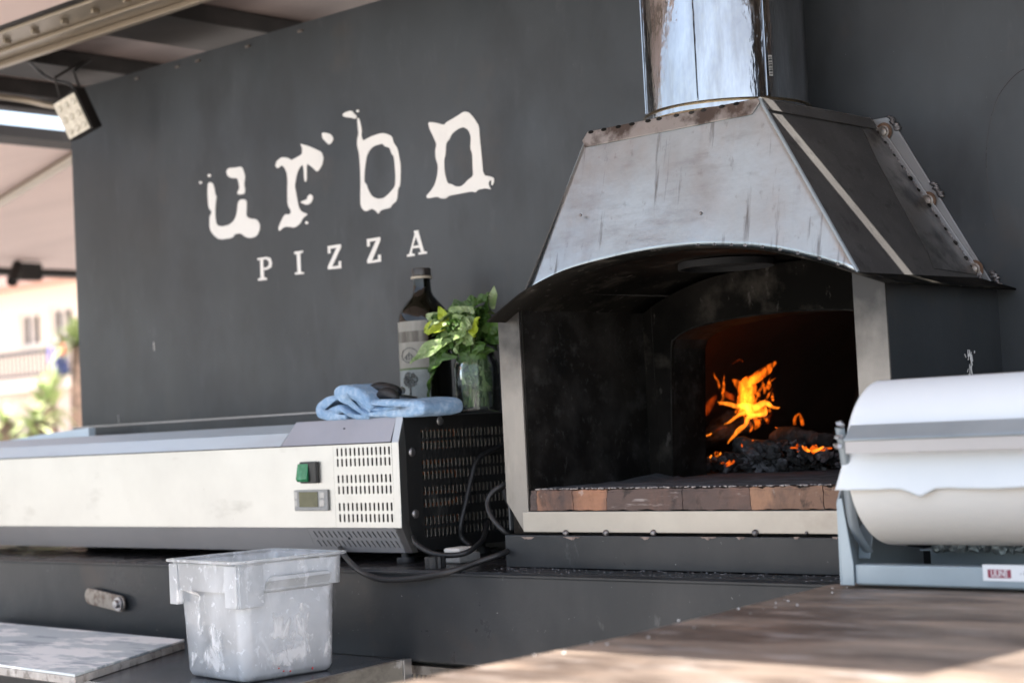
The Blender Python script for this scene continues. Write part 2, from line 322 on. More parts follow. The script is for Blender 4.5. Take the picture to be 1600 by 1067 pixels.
L.new(ms_.outputs[0], mr_.inputs[0]); mr_.inputs[1].default_value = .33; mr_.inputs[2].default_value = .47
mx2 = [l for l in L if l.to_node.type == 'OUTPUT_MATERIAL'][0].from_node; L.new(mx2.inputs[1].links[0].from_socket, N['Material Output'].inputs[0])
clear_glass('window_glass', (.4, .45, .5), .05, .35, (.25, .27, .3))
mat('ground', (.33, .312, .295), .9, layers=[((.27, .245, .225), .5, I3, .4, .65, .7), ((.40, .37, .34), 9, I3, .45, .7, .5)], bumps=[(20, I3, .3, .01)])
mat('stucco', (.86, .77, .64), .9, layers=[((.80, .70, .57), .6, I3, .4, .7, .6)], bumps=[(40, I3, .2, .01)])
mat('stucco_pink', (.80, .64, .56), .9, layers=[((.62, .45, .38), .6, I3, .4, .7, .6)])
mat('roof_tile', (.52, .34, .29), .85, layers=[((.38, .24, .2), 4, I3, .4, .65, .7)])
mat('rail_metal', (.06, .06, .07), .5)
mat('frame_white', (.72, .68, .62), .5)
mat('yucca_leaf', (.26, .32, .12), .5, layers=[((.48, .50, .26), 2, I3, .45, .65, .8)])
mat('trunk', (.24, .15, .11), .9, layers=[((.12, .08, .06), 6, (1, 1, 3), .45, .6, .8)], bumps=[(12, (1, 1, 3), .8, .03)])
mat('far_foliage', (.05, .08, .03), .8, layers=[((.10, .14, .05), 1.5, I3, .45, .65, .8)], bumps=[(3, I3, 1, .2)])
for n_, c_ in (('cloth_red', (.6, .05, .05)), ('cloth_white', (.75, .73, .78)), ('cloth_violet', (.25, .2, .5)), ('cloth_navy', (.03, .04, .1))): mat(n_, c_, .9)
def flame_mat(name, c1, c2, s, lo, hi, sc=35):
    m = bpy.data.materials.new(name); m.use_nodes = True; nt = m.node_tree; N = nt.nodes; L = nt.links
    N.remove(N['Principled BSDF']); tc = N.new('ShaderNodeTexCoord')
    mp = N.new('ShaderNodeMapping'); mp.inputs['Scale'].default_value = (1, 1, .45); L.new(tc.outputs['Object'], mp.inputs[0])
    n = N.new('ShaderNodeTexNoise'); n.inputs['Scale'].default_value = sc; n.inputs['Detail'].default_value = 4; n.inputs['Distortion'].default_value = .8; L.new(mp.outputs[0], n.inputs['Vector'])
    r = N.new('ShaderNodeValToRGB'); r.color_ramp.elements[0].position = .38; r.color_ramp.elements[0].color = (*c1, 1); r.color_ramp.elements[1].position = .62; r.color_ramp.elements[1].color = (*c2, 1)
    L.new(n.outputs['Fac'], r.inputs[0])
    e = N.new('ShaderNodeEmission'); e.inputs[1].default_value = s; L.new(r.outputs[0], e.inputs[0])
    t = N.new('ShaderNodeBsdfTransparent'); mx = N.new('ShaderNodeMixShader')
    mr = N.new('ShaderNodeMapRange'); mr.inputs[1].default_value = lo; mr.inputs[2].default_value = hi; L.new(n.outputs['Fac'], mr.inputs[0])
    L.new(mr.outputs[0], mx.inputs[0]); L.new(t.outputs[0], mx.inputs[1]); L.new(e.outputs[0], mx.inputs[2]); L.new(mx.outputs[0], N['Material Output'].inputs[0])
    MATS[name] = m
def flame_vol(name, c, k, lo, hi, sc):
    m = bpy.data.materials.new(name); m.use_nodes = True; nt = m.node_tree; N = nt.nodes; L = nt.links
    N.remove(N['Principled BSDF']); tc = N.new('ShaderNodeTexCoord')
    mp = N.new('ShaderNodeMapping'); mp.inputs['Scale'].default_value = (1, 1, .4); mp.inputs['Rotation'].default_value = (0, .5, 0); L.new(tc.outputs['Object'], mp.inputs[0])
    n = N.new('ShaderNodeTexNoise'); n.inputs['Scale'].default_value = sc; n.inputs['Detail'].default_value = 3; n.inputs['Distortion'].default_value = 1.2; L.new(mp.outputs[0], n.inputs['Vector'])
    mr = N.new('ShaderNodeMapRange'); mr.inputs[1].default_value = lo; mr.inputs[2].default_value = hi; mr.inputs[4].default_value = k; L.new(n.outputs['Fac'], mr.inputs[0])
    e = N.new('ShaderNodeEmission'); e.inputs[0].default_value = (*c, 1); L.new(mr.outputs[0], e.inputs[1]); L.new(e.outputs[0], N['Material Output'].inputs['Volume'])
    MATS[name] = m
flame_vol('flame', (1, .15, .006), 52, .36, .66, 75)
flame_vol('flame_core', (1, .22, .014), 80, .28, .6, 70)
flame_vol('dim_flame_glow', (1, .10, .006), 14, .38, .7, 50)
flame_mat('ember', (.6, .02, .001), (1, .17, .012), .30, .46, .56, 110)

# ------------------------------------------------------------------ setting: ground
WY = 2.68; GZ = -1.5
b = B(); grid(b, lambda u, v: Vector((-300 + 600 * u, -300 + 600 * v, GZ + .0)), 20, 20)
put(obj('ground', b, 'ground'), kind='structure')

# ------------------------------------------------------------------ food trailer
tr = thing('food_trailer', 'dark grey food trailer wall, counter and raised awning with painted white lettering', 'food trailer', (-2.4, 2.9, GZ))
wl = -4.03
b = B()
slab(b, [[(wl, WY, -.257), (-2.03, WY, -.257), (-2.03, WY, .195), (-1.47, WY, .195), (-1.47, WY, -.257), (1.2, WY, -.257), (1.2, WY, .97), (wl, WY, .97)]], (0, .04, 0))
wall = obj('back_wall', b, 'wall_paint', tr)
b = B(); box(b, wl, -2.62, WY - .03, WY - .002, .02, .048)
obj('wall_ledge', b, 'wall_paint', wall, bevel=.002)
b = B(); box(b, wl, -2.62, WY - .031, WY - .024, .0485, .0515); obj('ledge_line', b, 'grey_steel', wall)
for px in (215, 278, 310, 388, 470): p = oY(px, 130 - .29 * (px - 165) + 7, WY); b = B(); box(b, p.x - .008, p.x + .008, WY - .004, WY + .001, p.z - .003, p.z + .002); obj('screw_head', b, 'bolt_steel', wall)
# scratches and a faint curved scrape on the wall
for (x0, y0, x1, y1, w) in ((240, 534, 241, 547, 1.6), (185, 648, 186, 660, 1.0)):
    b = B(); a = oY(x0, y0, WY - .0008); c = oY(x1, y1, WY - .0008); tube(b, [a, c], w * .0006, 5, 1, smoothp=False); obj('scratch', b, 'white_paint', wall)
b = B()
arc = [oY(x, y, WY - .0004) for x, y in ((1606, 105), (1585, 118), (1560, 150), (1546, 195), (1541, 245), (1545, 300), (1556, 350))]
tube(b, arc, .0007, 5, 6, flat=.4)
obj('scrape_mark', b, 'counter_top', wall)

# lettering, traced from the painted words, laid on the wall as paint 1.5 mm thick
Z3 = lambda l: [(300 + x / 3.2, 150 + y / 3.2) for x, y in l]
def circ(x, y, r): return [(x + r * math.cos(a * math.pi / 4), y + r * math.sin(a * math.pi / 4)) for a in range(8)]
LET = {
 'u': ([(80,440),(90,430),(105,435),(115,465),(118,490),(125,500),(122,520),(118,560),(118,600),(125,645),(150,652),(185,645),(210,625),(222,600),(228,570),(230,540),(238,520),(260,515),(275,522),(275,560),(273,600),(290,612),(325,615),(342,640),(340,670),(325,700),(295,710),(270,705),(245,685),(215,690),(205,708),(140,718),(110,695),(90,665),(90,600),(98,590),(100,575),(85,560),(80,500)], [],
   [[(172,375),(185,360),(215,358),(250,352),(260,375),(268,400),(262,440),(268,470),(262,490),(230,492),(228,480),(240,460),(235,430),(228,410),(200,410),(180,400)], circ(88,397,8), circ(44,432,7)]),
 'r': ([(418,350),(425,325),(450,305),(478,308),(498,320),(515,312),(540,298),(552,290),(553,260),(543,238),(560,243),(590,252),(625,268),(650,280),(660,310),(650,350),(628,380),(610,362),(585,342),(575,340),(576,425),(564,428),(558,342),(545,350),(530,375),(520,420),(515,450),(522,480),(528,520),(537,560),(550,578),(583,590),(555,610),(545,635),(515,658),(480,652),(460,655),(438,675),(433,660),(445,630),(465,590),(490,592),(498,575),(480,545),(478,480),(480,420),(475,380),(462,355),(450,345),(430,362)], [],
   [[(541,530),(560,522),(578,515),(580,500),(592,490),(605,498),(606,515),(595,535),(575,545)], circ(575,633,8), [(650,185),(665,182),(695,190),(710,212),(698,235),(685,243),(670,228),(655,212)]]),
 'b': ([(828,108),(838,112),(848,150),(852,180),(848,190),(856,225),(890,205),(930,190),(962,184),(1002,200),(1010,235),(1030,260),(1045,340),(1045,390),(1042,450),(1032,460),(1028,520),(1000,545),(995,558),(945,570),(934,590),(920,572),(900,562),(870,578),(850,560),(843,530),(845,400),(838,290),(828,250),(828,215),(835,188),(830,150)],
   [[(890,270),(910,250),(955,237),(965,252),(990,258),(1000,290),(1012,300),(1020,400),(1018,450),(990,485),(960,510),(930,514),(900,500),(880,460),(875,440),(863,430),(865,370),(875,300)]],
   [[(753,95),(765,82),(800,72),(812,88),(826,100),(820,115),(795,108),(765,105)], circ(830,75,7)]),
 'n': ([(1182,130),(1215,132),(1262,145),(1275,130),(1320,105),(1360,78),(1385,80),(1412,110),(1437,150),(1440,200),(1450,300),(1458,395),(1495,402),(1512,410),(1512,430),(1503,448),(1498,440),(1500,420),(1490,422),(1484,435),(1488,450),(1498,468),(1470,460),(1430,468),(1420,482),(1400,476),(1340,488),(1285,498),(1270,512),(1245,512),(1230,502),(1180,512),(1172,500),(1195,475),(1215,445),(1228,400),(1233,350),(1220,310),(1218,270),(1225,240),(1205,195),(1190,165)],
   [[(1272,235),(1290,215),(1300,190),(1330,165),(1358,154),(1385,170),(1397,205),(1393,260),(1404,290),(1405,350),(1408,400),(1380,420),(1362,440),(1345,452),(1320,452),(1300,440),(1278,435),(1265,380),(1262,320),(1270,290)]], []),
 'P': ([(330,810),(375,803),(395,810),(402,835),(398,855),(375,868),(360,868),(362,905),(376,908),(375,918),(333,922),(332,912),(345,908),(343,818),(330,820)], [[(357,816),(375,815),(387,828),(385,846),(374,856),(359,857)]], []),
 'I': ([(513,778),(555,772),(556,782),(543,786),(547,878),(560,880),(561,888),(518,892),(517,882),(530,880),(526,790),(514,790)], [], []),
 'Z': ([(680,750),(745,740),(747,755),(702,852),(735,846),(735,825),(747,823),(748,860),(682,866),(681,853),(725,757),(693,763),(694,785),(682,787)], [], []),
 'Z2': ([(876,715),(942,704),(944,720),(902,822),(932,815),(932,793),(945,792),(947,827),(880,836),(878,820),(922,722),(890,728),(890,750),(878,752)], [], []),
 'A': ([(1110,674),(1133,670),(1162,775),(1176,776),(1177,787),(1135,792),(1134,782),(1147,779),(1140,757),(1105,761),(1100,786),(1115,787),(1116,798),(1078,803),(1077,793),(1088,790),(1115,690)], [[(1121,703),(1136,745),(1107,749)]], []),
}
for k, (outer, holes, extra) in LET.items():
    b = B(); n = 1 if k in 'urbn' else 0
    def P(l, sm=n): return [oY(x, y, WY) for x, y in chaikin(Z3(l), sm)]
    slab(b, [P(outer)] + [P(h) for h in holes], (0, -.0015, 0))
    for e in extra: slab(b, [P(e)], (0, -.0015, 0))
    obj('letter', b, 'white_paint', wall, label='painted white letter %s on the dark wall' % k[0])

# counter: beam with top
b = B(); box(b, -5.2, 1.2, 2.215, 3.0, -.2605, -.257)
ct = obj('counter_top', b, 'counter_top', tr)
b = B(); slab(b, [[(-5.2, 2.205, -.262), (-5.2, 2.205, -.420), (-5.2, 2.225, -.428), (-5.2, 2.30, -.428), (-5.2, 2.30, -.2612), (-5.2, 2.214, -.2565)]], (6.4, 0, 0))
obj('counter_beam', b, 'counter_paint', tr, bevel=.003)
b = B(); box(b, -5.2, 1.2, 2.2, 2.207, -.2625, -.2595); 
obj('edge_trim', b, 'counter_paint', tr)
b = B(); box(b, -5.2, 1.2, 2.36, 2.62, -1.1, -.43)
lb = obj('lower_body', b, 'counter_paint', tr)
b = B(); box(b, -2.45, 1.2, 2.21, 2.35, -.445, -.4295)
obj('rust_strip', b, 'hood_flange', tr)
b = B()
for k in range(9):
    p = oY(640 + k * 7, 1056, 2.33); tube(b, [p + Vector((0, 0, -.006)), p + Vector((.003, 0, .006))], .0025, 6, 1, smoothp=False)
obj('vent_slots', b, 'worn_edge', lb)
# latch on the beam
lt = []
b = B(); a = oY(143, 930, 2.197); c = oY(190, 942, 2.197); d = (c - a).normalized(); up = d.cross(Vector((0, 1, 0))).normalized(); lp = []
for k in range(9): t = math.pi / 2 + math.pi * k / 8; lp.append(a + (d * math.cos(t) + up * math.sin(t)) * .018)
for k in range(9): t = -math.pi / 2 + math.pi * k / 8; lp.append(c + (d * math.cos(t) + up * math.sin(t)) * .018)
slab(b, [lp], (0, -.006, 0)); lat = obj('latch', b, 'bolt_steel', tr, bevel=.0015)
b = B(); lathe(b, [(.015, .003), (.0155, 0), (.015, -.003), (.009, -.003), (.009, -.007), (.0075, -.011), (.0001, -.012)], c + Vector((0, -.008, 0)), 20, 'Y')
obj('bolt', b, 'grey_steel', lat, smooth=True)

# roof: ceiling, cross beams, hinge beam, awning
b = B(); box(b, -4.50, -2.05, 2.42, 3.02, 1.045, 1.07); box(b, -1.45, 1.2, 2.42, 3.02, 1.045, 1.07); box(b, -2.05, -1.45, 2.42, 3.02, 1.046, 1.071)
ceil = obj('ceiling', b, 'ceiling_panel', tr)
for i, (x0, x1) in enumerate(((-3.53, -3.28), (-4.06, -3.88), (-2.6, -2.5), (-4.5, -4.43), (-4.3, -4.26))):
    b = B(); box(b, x0, x1, 2.422, 3.02, 1.0, 1.044); obj('cross_beam', b, 'beam_dark', tr, bevel=.003)
b = B(); box(b, -4.5, 1.2, 2.245, 2.42, 1.0, 1.06); hb = obj('hinge_beam', b, 'beam_metal', tr, bevel=.004)
b = B(); box(b, -4.5, 1.2, 2.40, 2.418, .985, .999); box(b, -4.5, 1.2, 2.33, 2.345, .99, .999)
obj('hinge_lip', b, 'beam_metal', hb, bevel=.002)
k = 0
for i in range(14):
    x = -4.45 + i * .125
    b = B(); box(b, x, x + .010, 2.275, 2.295, .988, .999); obj('hinge_knuckle', b, 'beam_metal', hb, bevel=.002)
# awning rises towards the front; narrow slit along the hinge lets the sun through between added blockers
AZ = lambda y: 1.0 + (2.245 - y) * .21
b = B()
slab(b, [[(-4.4, 2.214, AZ(2.214)), (-.29, 2.214, AZ(2.214)), (-.29, 1.08, AZ(1.08)), (-1.55, 1.08, AZ(1.08)), (-1.55, .2, AZ(.2)), (-3.0, .2, AZ(.2))]], (0, 0, .012))  # deeper left part extended out of view to darken the chimney's reflection
aw = obj('awning', b, 'awning_panel', tr)
b = B(); box(b, -4.4, -2.14, 2.2145, 2.2445, 1.008, 1.02); box(b, -2.06, -1.52, 2.2145, 2.2445, 1.008, 1.02); box(b, -1.02, 1.2, 2.2145, 2.2445, 1.008, 1.02)  # strips added to limit where the sun stripe falls
obj('slit_blocker', b, 'beam_dark', tr)
b = B()
for x in (-4.38, -3.2, -2.0, -.33):
    b = B(); slab(b, [[(x, 2.2, AZ(2.2) - .001), (x, 1.1, AZ(1.1) - .001), (x, 1.1, AZ(1.1) - .03), (x, 2.2, AZ(2.2) - .03)]], (.03, 0, 0)); obj('awning_rib', b, 'beam_metal', tr)
b = B(); box(b, .9, .94, 1.7, 2.66, -.25, 1.25); obj('unseen_end_wall', b, 'wall_paint', tr)  # unseen wall, added as something dark for the chimney to reflect

# side hatch raised on the left, seen beyond the wall
sh = thing('side_awning', 'pinkish raised side hatch beyond the left end of the wall', 'awning', (-6.5, 4, 1.0))
b = B(); box(b, -8.3, -4.84, -.5, 7.0, .985, 1.0); obj('hatch_panel', b, 'awning_panel', sh)  # forward half, out of view, added for its reflection in the wall
b = B(); box(b, -4.83, -4.70, -.5, 7.0, .968, 1.003); obj('hatch_frame', b, 'beam_dark', sh)
b = B(); box(b, -8.42, -8.3, -.5, 7.0, .95, 1.02); obj('hatch_frame', b, 'beam_dark', sh)
b = B(); a = oZ(-10, 322, .97); c = oZ(140, 231, .97); tube(b, [a, c], .018, 8, 1, smoothp=False); obj('strut', b, 'beam_metal', sh)
b = B()
for p in (oZ(28, 414, .96),):
    box(b, p.x - .02, p.x + .04, p.y - .02, p.y + .12, .88, .97); tube(b, [p, p + Vector((.1, -.1, -.1))], .03, 8, 1, smoothp=False)
obj('hatch_catch', b, 'beam_dark', sh)

# ------------------------------------------------------------------ pizza oven
ov = thing('pizza_oven', 'black steel wood-fired oven with brick sill, steel hood and chimney', 'pizza oven', (-1.72, 2.45, -.257))
Yo = 2.307
ARC = [(-2.112, .186), (-2.06, .213), (-2.017, .233), (-1.93, .258), (-1.828, .270), (-1.74, .2745), (-1.654, .272), (-1.58, .264), (-1.507, .251), (-1.42, .226), (-1.345, .198), (-1.302, .182)]
arcp = [(p.x, p.y) for p in cat_path([(x, z, 0) for x, z in ARC], 4)]
def arcz(x):
    for (a, za), (c, zc) in zip(arcp, arcp[1:]):
        if a <= x <= c: return za + (zc - za) * (x - a) / (c - a)
    return arcp[0][1] if x < arcp[0][0] else arcp[-1][1]
# arched sheet
YS = 2.262
b = B(); n = len(arcp)
grid(b, lambda u, v: Vector((arcp[round(u * (n - 1))][0], YS - .004 + (WY - YS + .003) * v + (0.0), arcp[round(u * (n - 1))][1])), n - 1, 6)
o = obj('arched_sheet', b, 'soot_sheet', ov, smooth=True); solid(o, .003)
# collar under the sheet; its dark disc paints the shade of the flue hole
fc = Vector((-1.77, 2.52, .268))
b = B(); lathe(b, [(.085, 0), (.085, -.012), (.082, -.012), (.082, -.003), (.0001, -.003)], fc + Vector((0, 0, .002)), 40); obj('flue_shade_disc', b, 'interior_dark', ov, smooth=True)
# hood
TL, TR, TZ, TY = -1.917, -1.557, .505, 2.337
HB_L, HB_R = -2.024, -1.352
def front_pt(u, v):
    xt = TL + (TR - TL) * u; xb = HB_L + (HB_R - HB_L) * u; zb = arcz(xb) + .001
    x = xt + (xb - xt) * v; z = TZ + (zb - TZ) * v
    y = TY + (YS + .002 - TY) * ((TZ - z) / (TZ - .198))
    y += .004 * noise.noise(Vector((x * 7, z * 7, 1))) * math.sin(math.pi * v) * math.sin(math.pi * u)
    return Vector((x, y, z))
b = B(); grid(b, front_pt, 40, 26)
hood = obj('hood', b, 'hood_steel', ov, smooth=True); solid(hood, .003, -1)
def lip(u, e):
    p = front_pt(u, .0); q = front_pt(u, .085); return p, q
b = B()
pts = [front_pt(.0, -.004), front_pt(1, -.004), front_pt(1.0, .02), front_pt(.93, .085), front_pt(.02, .10), front_pt(-.012, .05)]
slab(b, [[p + Vector((0, -.003, 0)) for p in pts]], (0, -.003, .0005)); obj('top_flange', b, 'hood_flange', hood, bevel=.001)
# edge rolls
b = B(); tube(b, [front_pt(1, 0), front_pt(1, .5), front_pt(1, 1)], .0035, 8, 6); obj('edge_seam', b, 'galvanised', hood, smooth=True)
b = B(); tube(b, [front_pt(0, .02), front_pt(0, .5), front_pt(0, 1)], .003, 8, 6)
obj('edge_seam', b, 'galvanised', hood, smooth=True)
# tack welds along lower right edge and stains
for u in (.55, .6, .65, .69, .74, .79, .84, .9, .95):
    b = B(); p = front_pt(u, 1) + Vector((0, -.002, .002)); bmesh.ops.create_icosphere(b, subdivisions=1, radius=.004, matrix=Matrix.Translation(p)); obj('tack_weld', b, 'weld', hood, smooth=True)
for k in range(11):
    b = B(); p = front_pt(.03 + k * .085, .0) + Vector((random.uniform(-.004, .004), -.007, -.001)); bmesh.ops.create_icosphere(b, subdivisions=2, radius=.0048, matrix=Matrix.Translation(p) @ Matrix.Diagonal((1.3, .3, .6, 1))); obj('tack_weld', b, 'soot', hood, smooth=True)
for px, py in ((907, 336), (1095, 333)):
    b = B(); p = oY(px, py, 2.29); bmesh.ops.create_icosphere(b, subdivisions=2, radius=.0028, matrix=Matrix.Translation(p)); obj('rivet', b, 'weld', hood, smooth=True)
# side plates
def side(u, v, xt, xb):  # u along depth, v down
    pf_t = Vector((xt, TY, TZ)); pf_b = Vector((xb, YS + .002, arcz(xb) + .001)); pb_t = Vector((xt, WY - .002, TZ)); pb_b = Vector((xb - .01 * (1 if xb > -1.7 else -1), WY - .002, arcz(xb) + .001))
    return pf_t.lerp(pb_t, u).lerp(pf_b.lerp(pb_b, u), v)
b = B(); grid(b, lambda u, v: side(u, v, TR, HB_R), 8, 8); sd = obj('hood_side_plate', b, 'hood_side', hood); solid(sd, .003)
b = B(); grid(b, lambda u, v: side(u, v, TL, HB_L), 8, 8); solid(obj('hood_side_plate', b, 'hood_side', hood), .003)
# ground-back patch of bare steel along the weld
b = B()
pp = [side(.86, .02, TR, HB_R), side(.99, .04, TR, HB_R), side(.99, .97, TR, HB_R), side(.62, .95, TR, HB_R), side(.66, .86, TR, HB_R), side(.70, .6, TR, HB_R), side(.76, .3, TR, HB_R)]
slab(b, [[p + Vector((.0022, 0, .001)) for p in pp]], (.0006, 0, .0003))
m = mat('ground_patch', (.24, .23, .22), .45, .8, layers=[((.05, .05, .05), 14, I3, .45, .62, .85), ((.12, .07, .05), 10, I3, .58, .7, .6)], bumps=[(300, I3, .3, .001)])
obj('bare_patch', b, 'ground_patch', hood)
b = B(); tube(b, [side(0, -.0, TR, HB_R) + Vector((0, 0, .0)), side(1, 0, TR, HB_R)], .004, 6, 1, smoothp=False); obj('top_seam', b, 'hood_flange', hood)
b = B(); slab(b, [[side(0, .002, TR, HB_R) + Vector((.004, 0, 0)), side(1, .002, TR, HB_R) + Vector((.004, 0, 0)), side(1, .07, TR, HB_R) + Vector((.004, 0, 0)), side(.0, .07, TR, HB_R) + Vector((.004, 0, 0))]], (.002, 0, .001)); obj('side_lip', b, 'hood_side', hood)
# top plate
b = B(); slab(b, [[(TL, TY, TZ), (TR, TY, TZ), (TR, WY - .002, TZ), (TL, WY - .002, TZ)]], (0, 0, -.003)); obj('hood_top', b, 'hood_flange', hood)
# wall flange with bolts and welds
f0 = [oY(x, y, WY) for x, y in ((1357, 188), (1372, 183), (1387, 181), (1478, 318), (1562, 450), (1535, 449), (1530, 440))]
f0 = [oY(x, y, WY) for x, y in ((1354, 190), (1383, 184), (1398, 205), (1545, 448), (1516, 449), (1527, 437), (1354, 196))]
b = B()
slab(b, [[oY(x, y, WY - .001) for x, y in ((1356, 189), (1392, 182), (1555, 447), (1537, 446))]], (0, -.004, 0)); fl = obj('wall_flange', b, 'ground_steel', ov, bevel=.0008)
b = B()
slab(b, [[oY(x, y, WY - .0062) for x, y in ((1362, 192), (1382, 205), (1536, 428), (1526, 441), (1520, 441))]], (0, -.003, 0)); obj('flange_strip', b, 'ground_steel', ov, bevel=.0008)
def ring_bolt(px, py):
    p = oY(px, py, WY - .009); b = B(); lathe(b, [(.0115, 0), (.0115, -.0012), (.009, -.0018), (.008, -.001), (.0075, -.003), (.005, -.0042), (.0001, -.0044)], p, 24, 'Y'); obj('bolt', b, 'bolt_steel', fl, smooth=True)
    b = B(); lathe(b, [(.0165, .0012), (.0165, .0004), (.0001, .0004)], p, 24, 'Y'); obj('washer', b, 'heat_tint', fl)
for q in ((1380, 206), (1449, 314), (1522, 421)): ring_bolt(*q)
for q in ((1396, 192), (1465, 296), (1556, 434)):
    b = B()
    for k in range(9):
        p = oY(q[0] + (k / 8 - .5) * 12, q[1] + (k / 8 - .5) * 20, WY - .004) + Vector((random.uniform(-.002, .002), 0, 0))
        bmesh.ops.create_icosphere(b, subdivisions=2, radius=random.uniform(.0045, .0075), matrix=Matrix.Translation(p) @ Matrix.Diagonal((1, .8, .5, 1)))
    obj('weld_blob', b, 'weld', fl, smooth=True)
b = B()
for k in range(60):
    t = k / 59; p = side(1, t, TR, HB_R); bmesh.ops.create_icosphere(b, subdivisions=1, radius=.004 + .0008 * math.sin(k * 2.1), matrix=Matrix.Translation(p + Vector((.003, -.006, 0))))
obj('weld_bead', b, 'weld', fl, smooth=True)
for k in range(12):
    b = B(); p = side(.98, .08 + k * .078 + random.uniform(-.018, .018), TR, HB_R) + Vector((.002, -.002, 0)); bmesh.ops.create_icosphere(b, subdivisions=2, radius=random.uniform(.003, .0055), matrix=Matrix.Translation(p)); obj('weld_scorch', b, 'soot', fl, smooth=True)
# chimney
CC = Vector((-1.745, 2.515, 0)); CR = .1455
b = B(); nz_ = 30
def chim(u, v):
    a = 2 * math.pi * u; z = .507 + .56 * v
    d = .0016 * noise.noise(Vector((math.cos(a) * 2.2, math.sin(a) * 2.2, z * 2.5))) + .0012 * noise.noise(Vector((math.cos(a) * 7, math.sin(a) * 7, z * 3)))
    r = CR + d - .003 * v
    return CC + Vector((r * math.cos(a), r * math.sin(a), z))
grid(b, chim, 128, nz_); bmesh.ops.remove_doubles(b, verts=b.verts, dist=1e-5)
ch = obj('chimney', b, 'chrome', ov, smooth=True)
b = B(); lathe(b, [(CR + .001, .518), (CR + .005, .515), (CR + .006, .511), (CR + .003, .5065), (CR - .004, .5062)], CC, 96); lathe(b, [(CR + .001, .531), (CR + .0035, .5285), (CR + .001, .526)], CC, 96)
m = mat('ring_steel', (.66, .58, .44), .25, 1, bumps=[(40, I3, .2, .002)])
obj('chimney_ring', b, 'ring_steel', ch, smooth=True)
b = B()
for ang in (math.radians(-27), math.radians(-131), math.radians(-75)):
    p = CC + Vector(((CR + .001) * math.cos(ang), (CR + .001) * math.sin(ang), 0))
    tube(b, [p + Vector((0, 0, .533)), p + Vector((0, 0, 1.05))], .0016 if ang > -1.5 else .0013, 6, 1, smoothp=False)
obj('chimney_seam', b, 'chrome', ch, smooth=True)
def cyl_patch(name, a0, a1, z0, z1, r, c, m, par, na=10, nz=4):
    b = B(); grid(b, lambda u, v: Vector((c.x + r * math.cos(a0 + (a1 - a0) * u), c.y + r * math.sin(a0 + (a1 - a0) * u), z0 + (z1 - z0) * v)), na, nz)
    o = obj(name, b, m, par, smooth=True, recalc=False); return o
ra = math.radians
st = cyl_patch('sticker', ra(-25.5), ra(-22.5), .566, .602, CR + .0022, CC, 'grey_plastic', ch)
b = B()
for k in range(7):
    a = ra(-24.2); z = .569 + k * .0047; r = CR + .0030
    box(b, CC.x + r * math.cos(a) - .002, CC.x + r * math.cos(a) + .002, CC.y + r * math.sin(a) - .002, CC.y + r * math.sin(a) + .002, z, z + (.002 if k % 2 else .001))
obj('sticker_bars', b, 'black_plastic', st)

# oven body
def post(pts_px, name):
    b = B(); slab(b, [[oY(x, y, Yo) for x, y in pts_px]], (0, .004, 0)); return obj(name, b, 'raw_steel', ov, bevel=.001)
zc_ = .19
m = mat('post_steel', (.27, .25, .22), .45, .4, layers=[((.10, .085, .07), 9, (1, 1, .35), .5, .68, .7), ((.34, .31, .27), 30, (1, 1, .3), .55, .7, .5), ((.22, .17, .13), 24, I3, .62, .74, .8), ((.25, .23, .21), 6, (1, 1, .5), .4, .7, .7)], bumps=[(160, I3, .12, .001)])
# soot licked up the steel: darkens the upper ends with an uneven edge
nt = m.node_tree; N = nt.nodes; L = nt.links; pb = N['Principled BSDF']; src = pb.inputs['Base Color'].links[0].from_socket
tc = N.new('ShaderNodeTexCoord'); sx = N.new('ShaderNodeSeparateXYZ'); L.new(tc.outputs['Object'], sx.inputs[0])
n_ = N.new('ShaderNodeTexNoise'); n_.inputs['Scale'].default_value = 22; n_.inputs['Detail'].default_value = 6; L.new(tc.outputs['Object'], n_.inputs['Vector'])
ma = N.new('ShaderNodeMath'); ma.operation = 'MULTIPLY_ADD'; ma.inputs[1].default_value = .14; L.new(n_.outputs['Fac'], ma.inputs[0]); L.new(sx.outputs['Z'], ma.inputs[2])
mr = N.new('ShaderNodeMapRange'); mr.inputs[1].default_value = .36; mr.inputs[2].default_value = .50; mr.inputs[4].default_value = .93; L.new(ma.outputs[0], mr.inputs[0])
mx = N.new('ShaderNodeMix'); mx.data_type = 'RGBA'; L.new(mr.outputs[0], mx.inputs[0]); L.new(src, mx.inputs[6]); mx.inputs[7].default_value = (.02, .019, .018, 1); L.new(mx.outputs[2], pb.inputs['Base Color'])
b = B(); p0, p1 = -2.131, -2.079
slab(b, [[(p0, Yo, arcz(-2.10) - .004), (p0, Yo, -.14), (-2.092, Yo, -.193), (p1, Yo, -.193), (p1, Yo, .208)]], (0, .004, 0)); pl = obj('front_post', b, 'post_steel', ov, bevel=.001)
b = B(); slab(b, [[(-1.388, Yo, .209), (-1.388, Yo, -.12), (-1.332, Yo, -.12), (-1.332, Yo, .190)]], (0, .004, 0)); obj('front_post', b, 'post_steel', ov, bevel=.001)
